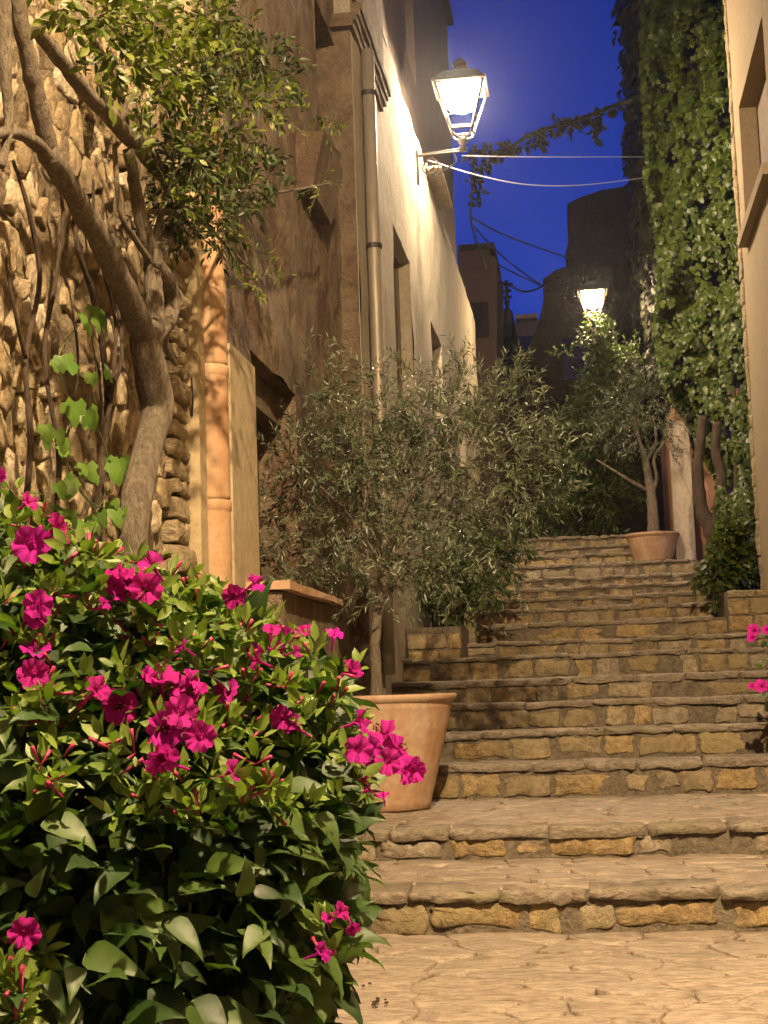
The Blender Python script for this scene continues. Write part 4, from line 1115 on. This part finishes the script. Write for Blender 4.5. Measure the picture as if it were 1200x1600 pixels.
# far lantern on an overgrown post
Yl = 22.4; lb = at(928, 512, Y=Yl)
post = thing('lamp_post', (lb.x, Yl, SH[-1]), 'overgrown iron lamp post at the top of the steps', 'lamp post')
MB().tube([(lb.x, Yl, SH[-1]-.1), (lb.x, Yl, lb.z)], [.05, .03], 10).put('post', M['iron'], post, True)
MB().lathe([(.12, 0), (.12, .1), (.07, .2), (.06, .5)], (lb.x, Yl, SH[-1]), 12).put('post_base', M['iron'], post, True)
lantern(lb, 'far lantern at the top of the steps half wrapped in creeper', M['bulb_far'], .155, 1.0, .44)
shrub('post_creeper', [(934,500,9),(930,520,12),(938,540,14),(930,560,12),(942,575,12),(948,600,14),(944,522,10),(925,505,7),(936,590,16),(950,560,10)], (22.1, 22.6), .16, .055, 'ivy', 'light green creeper wrapped round the far lamp post', .16, 10, 'ivy', 'creeper', Vector((lb.x, Yl, 3.2)), .9, False)
shrub('hanging_sprig', [(912,525,6),(895,537,6),(882,546,5),(868,556,4)], (21.9, 22.2), .22, .05, 'ivy', 'thin sprig of creeper trailing left of the far lamp post', .13, 9, 'ivy', 'creeper', Vector((lb.x-.1, 22.05, 6.2)), .9, False)
# street lantern behind the photographer, on the ochre house
nw = Vector((XRW-.012, 1.0, 5.7)); nt_ = Vector((.7, 1.0, 5.7))
bracket(nw, nt_, 'long iron bracket on the ochre house holding the lantern over the lower landing', -1)
lantern(nt_, 'lantern on the long bracket above the lower landing', M['bulb_near'], .09, 1.0, .485)

# ------------------------------------------------------------------ CABLES AND GARLAND
def cable(pts, r, label, mat='wire', name='cable'):
    MB().tube(pts, [r]*len(pts), 5, 6).put(name, M[mat], label=label, category='cable')
cable([P_(722, 243, tipY), P_(830, 245, 17), P_(1010, 245, 19)], .006, 'straight pale cable running right from the bright lantern', 'wirelight')
cable([P_(668, 250, tipY), P_(740, 272, 16.2), P_(820, 288, 17), P_(910, 289, 18), P_(1012, 277, 19)], .007, 'sagging pale cable below the bright lantern', 'wirelight')
cable([P_(734, 338, 23.3), P_(790, 368, 26), P_(888, 403, 31)], .016, 'thin dark cable sloping down to the ruined tower')
cable([P_(738, 352, 23.3), P_(790, 405, 25), P_(848, 447, 28)], .014, 'dark cable crossing steeply above the antenna')
cable([P_(768, 408, 26), P_(800, 425, 27), P_(850, 448, 28)], .014, 'short dark cable from the brick tower')
cable([P_(770, 440, 26), P_(792, 444, 26), P_(815, 455, 26.5), P_(835, 453, 27), P_(855, 443, 28)], .020, 'drooping thick cable beside the antenna')
cable([P_(741, 235, 22.5), P_(738, 290, 23), P_(737, 350, 23.2), P_(760, 420, 23.5)], .018, 'dark cable hanging down the end of the cream house')
GA = thing('creeper_garland', at(1000, 152, Y=19), 'rope of creeper coloured as a dark silhouette across the sky between the houses', 'garland')
gp = [(770,240,22.3),(800,228,22),(840,205,21.5),(880,194,21),(920,181,20.3),(960,165,19.8),(1005,150,19.2)]
MB().tube([P_(*q) for q in gp], [.035, .03, .03, .028, .028, .03, .035], 7, 6, .4).put('stem', M['garland'], GA, True)
cl = []
for (a, b, Y) in gp:
    for _ in range(4): cl.append((P_(a+random.uniform(-20, 20), b+random.uniform(-1, 5), Y), .05, 3))
for (a, b, n) in [(842,222,8),(846,212,6),(870,212,4),(930,205,8),(930,195,6),(930,218,3),(755,262,10),(745,280,10),(765,255,8),(750,300,6),(740,245,8),(780,240,6),(790,232,5),(745,320,3),(890,200,4),(905,195,4)]:
    cl.append((P_(a, b, 20.5 if a > 800 else 22.3), .05, n))
pa, P, D, Nn, S_ = twigs(cl, .9, 1, 8, .13, .07)
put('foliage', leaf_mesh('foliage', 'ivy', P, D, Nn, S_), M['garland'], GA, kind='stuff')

# ------------------------------------------------------------------ FAR BUILDINGS
def m_brick():
    m, nt, b = mat_new('old_brick'); v = mapping(nt); 
    sx = N(nt, 'ShaderNodeSeparateXYZ'); nt.links.new(v, sx.inputs[0]); cx = N(nt, 'ShaderNodeCombineXYZ')
    nt.links.new(sx.outputs[0], cx.inputs[0]); nt.links.new(sx.outputs[2], cx.inputs[1])
    br = N(nt, 'ShaderNodeTexBrick'); nt.links.new(cx.outputs[0], br.inputs[0]); br.inputs['Scale'].default_value = 1
    br.inputs['Brick Width'].default_value = .26; br.inputs['Row Height'].default_value = .075; br.inputs['Mortar Size'].default_value = .009
    br.inputs['Color1'].default_value = (.05,.026,.018,1); br.inputs['Color2'].default_value = (.035,.019,.014,1); br.inputs['Mortar'].default_value = (.03,.022,.018,1)
    nt.links.new(br.outputs[0], b.inputs['Base Color']); b.inputs['Roughness'].default_value = .9; return m
M['brick'] = m_brick()
def far(name, px, Y, dep, mat, label, cat='building', ragged=0.0, zb=0.0):
    """outline in photograph pixels at its own distance, extruded to its real depth"""
    t = thing(name, at(px[0][0], 800, Y=Y), label, cat)
    pts = [at(a, b, Y=Y) for a, b in px]; poly = []
    for i in range(len(pts)-1):
        p, q = pts[i], pts[i+1]; n = max(1, int((q-p).length/.25)) if ragged else 1
        for k in range(n):
            r = p.lerp(q, k/n); poly.append((r.x+random.uniform(-1, 1)*ragged, r.z+random.uniform(-1, 1)*ragged))
    poly.append((pts[-1].x, pts[-1].z)); poly.append((pts[-1].x, zb)); poly.append((pts[0].x, zb))
    MB().prism([(x, z) for x, z in poly][::-1], Vector((0, Y, 0)), X_, Z_, Y_, dep).put('wall', mat, t)
    return t
bt = far('brick_tower', [(715,392),(765,390),(766,398),(776,402),(776,620)], 25.5, 2, M['brick'], 'narrow brick tower rising behind the cream house', 'tower')
a0 = at(716, 390, Y=25.4); a1 = at(768, 390, Y=25.4)
MB().box(a0.x, a1.x+.05, 25.42, 27.5, a0.z+.0, a0.z+.09).put('coping', M['darkstone'], bt)
wq = at(750, 500, Y=25.48)
MB().box(wq.x-.15, wq.x+.15, 25.46, 25.50, wq.z-.3, wq.z+.3).put('window_pane', M['glass'], bt)
dh = far('dark_house', [(770,480),(800,484),(800,640)], 30, 3, M['darkwall'], 'small dark house between the brick tower and the pale gable')
pg = far('far_house', [(795,520),(808,500),(838,498),(850,520),(850,640)], 34, 4, M['plC'], 'distant grey house with low roof beneath the blue sky')
q = at(815, 560, Y=33.95)
MB().box(q.x-.3, q.x+.3, 33.93, 33.98, q.z-.5, q.z+.5).put('window_pane', M['glass'], pg)
q0 = at(806, 500, Y=33.8); q1 = at(840, 498, Y=33.8)
MB().box(q0.x, q1.x, 33.7, 38, q0.z, q0.z+.10).put('roof', M['terra'], pg)
q = at(785, 540, Y=29.95)
MB().box(q.x-.2, q.x+.2, 29.93, 29.98, q.z-.4, q.z+.4).put('window_pane', M['glass'], dh)
an = thing('antenna', at(792, 484, Y=29), 'thin roof antenna mast against the sky above the dark house', 'antenna')
MB().tube([P_(793, 500, 30.3), P_(791, 438, 30.3)], [.05, .04], 6).put('mast', M['iron'], an)
el = MB()
for (a, b, c) in ((783, 801, 446), (786, 799, 456), (784, 800, 466), (787, 797, 473)): el.tube([P_(a, c, 30.3), P_(b, c-2, 30.3)], [.03, .03], 5)
el.put('aerial_rods', M['iron'], an)
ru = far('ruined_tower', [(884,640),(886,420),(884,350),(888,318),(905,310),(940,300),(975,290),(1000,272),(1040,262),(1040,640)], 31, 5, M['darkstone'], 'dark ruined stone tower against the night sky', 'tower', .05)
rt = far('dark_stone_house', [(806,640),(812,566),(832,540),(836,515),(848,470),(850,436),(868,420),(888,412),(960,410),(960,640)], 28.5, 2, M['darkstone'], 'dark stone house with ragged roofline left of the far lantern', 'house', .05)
q = at(900, 560, Y=28.45)
MB().box(q.x-.25, q.x+.25, 28.42, 28.49, q.z-.4, q.z+.4).put('window_pane', M['glass'], rt)
far('end_wall', [(700,640),(1300,640)], 27.5, .5, M['darkstone'], 'dark stone wall closing the alley behind the shrubs', 'wall', .04)
# fallen bits on the landing
deb = MB()
for _ in range(15):
    a, b = random.choice([(590, 1562), (600, 1568), (575, 1590), (640, 1500), (720, 1250), (565, 1540)])
    p = at(a+random.gauss(0, 14), b+random.gauss(0, 5), Z=.01 if b > 1400 else SH[1]+.01); r = random.uniform(.003, .006)
    deb.box(p.x-r, p.x+r, p.y-r*1.5, p.y+r*1.5, p.z, p.z+r, .001)
deb.put('fallen_debris', M['barkdark'], kind='stuff', label='scattered dry petals and grit on the paving', category='debris')

# ------------------------------------------------------------------ air volume added to imitate lens glow round the lamps
hz = MB().box(-63, 63, -43, 123, -2.2, 15).put('glow_haze', None, kind='stuff')
hm = bpy.data.materials.new('glow_air'); hm.use_nodes = True; ht = hm.node_tree; ht.nodes.clear()
ho = ht.nodes.new('ShaderNodeOutputMaterial'); hv = ht.nodes.new('ShaderNodeVolumePrincipled')
hv.inputs['Density'].default_value = GLOW_HAZE; hv.inputs['Color'].default_value = (.9, .92, 1, 1); hv.inputs['Anisotropy'].default_value = .88
ht.links.new(hv.outputs[0], ho.inputs['Volume']); hz.data.materials.append(hm)
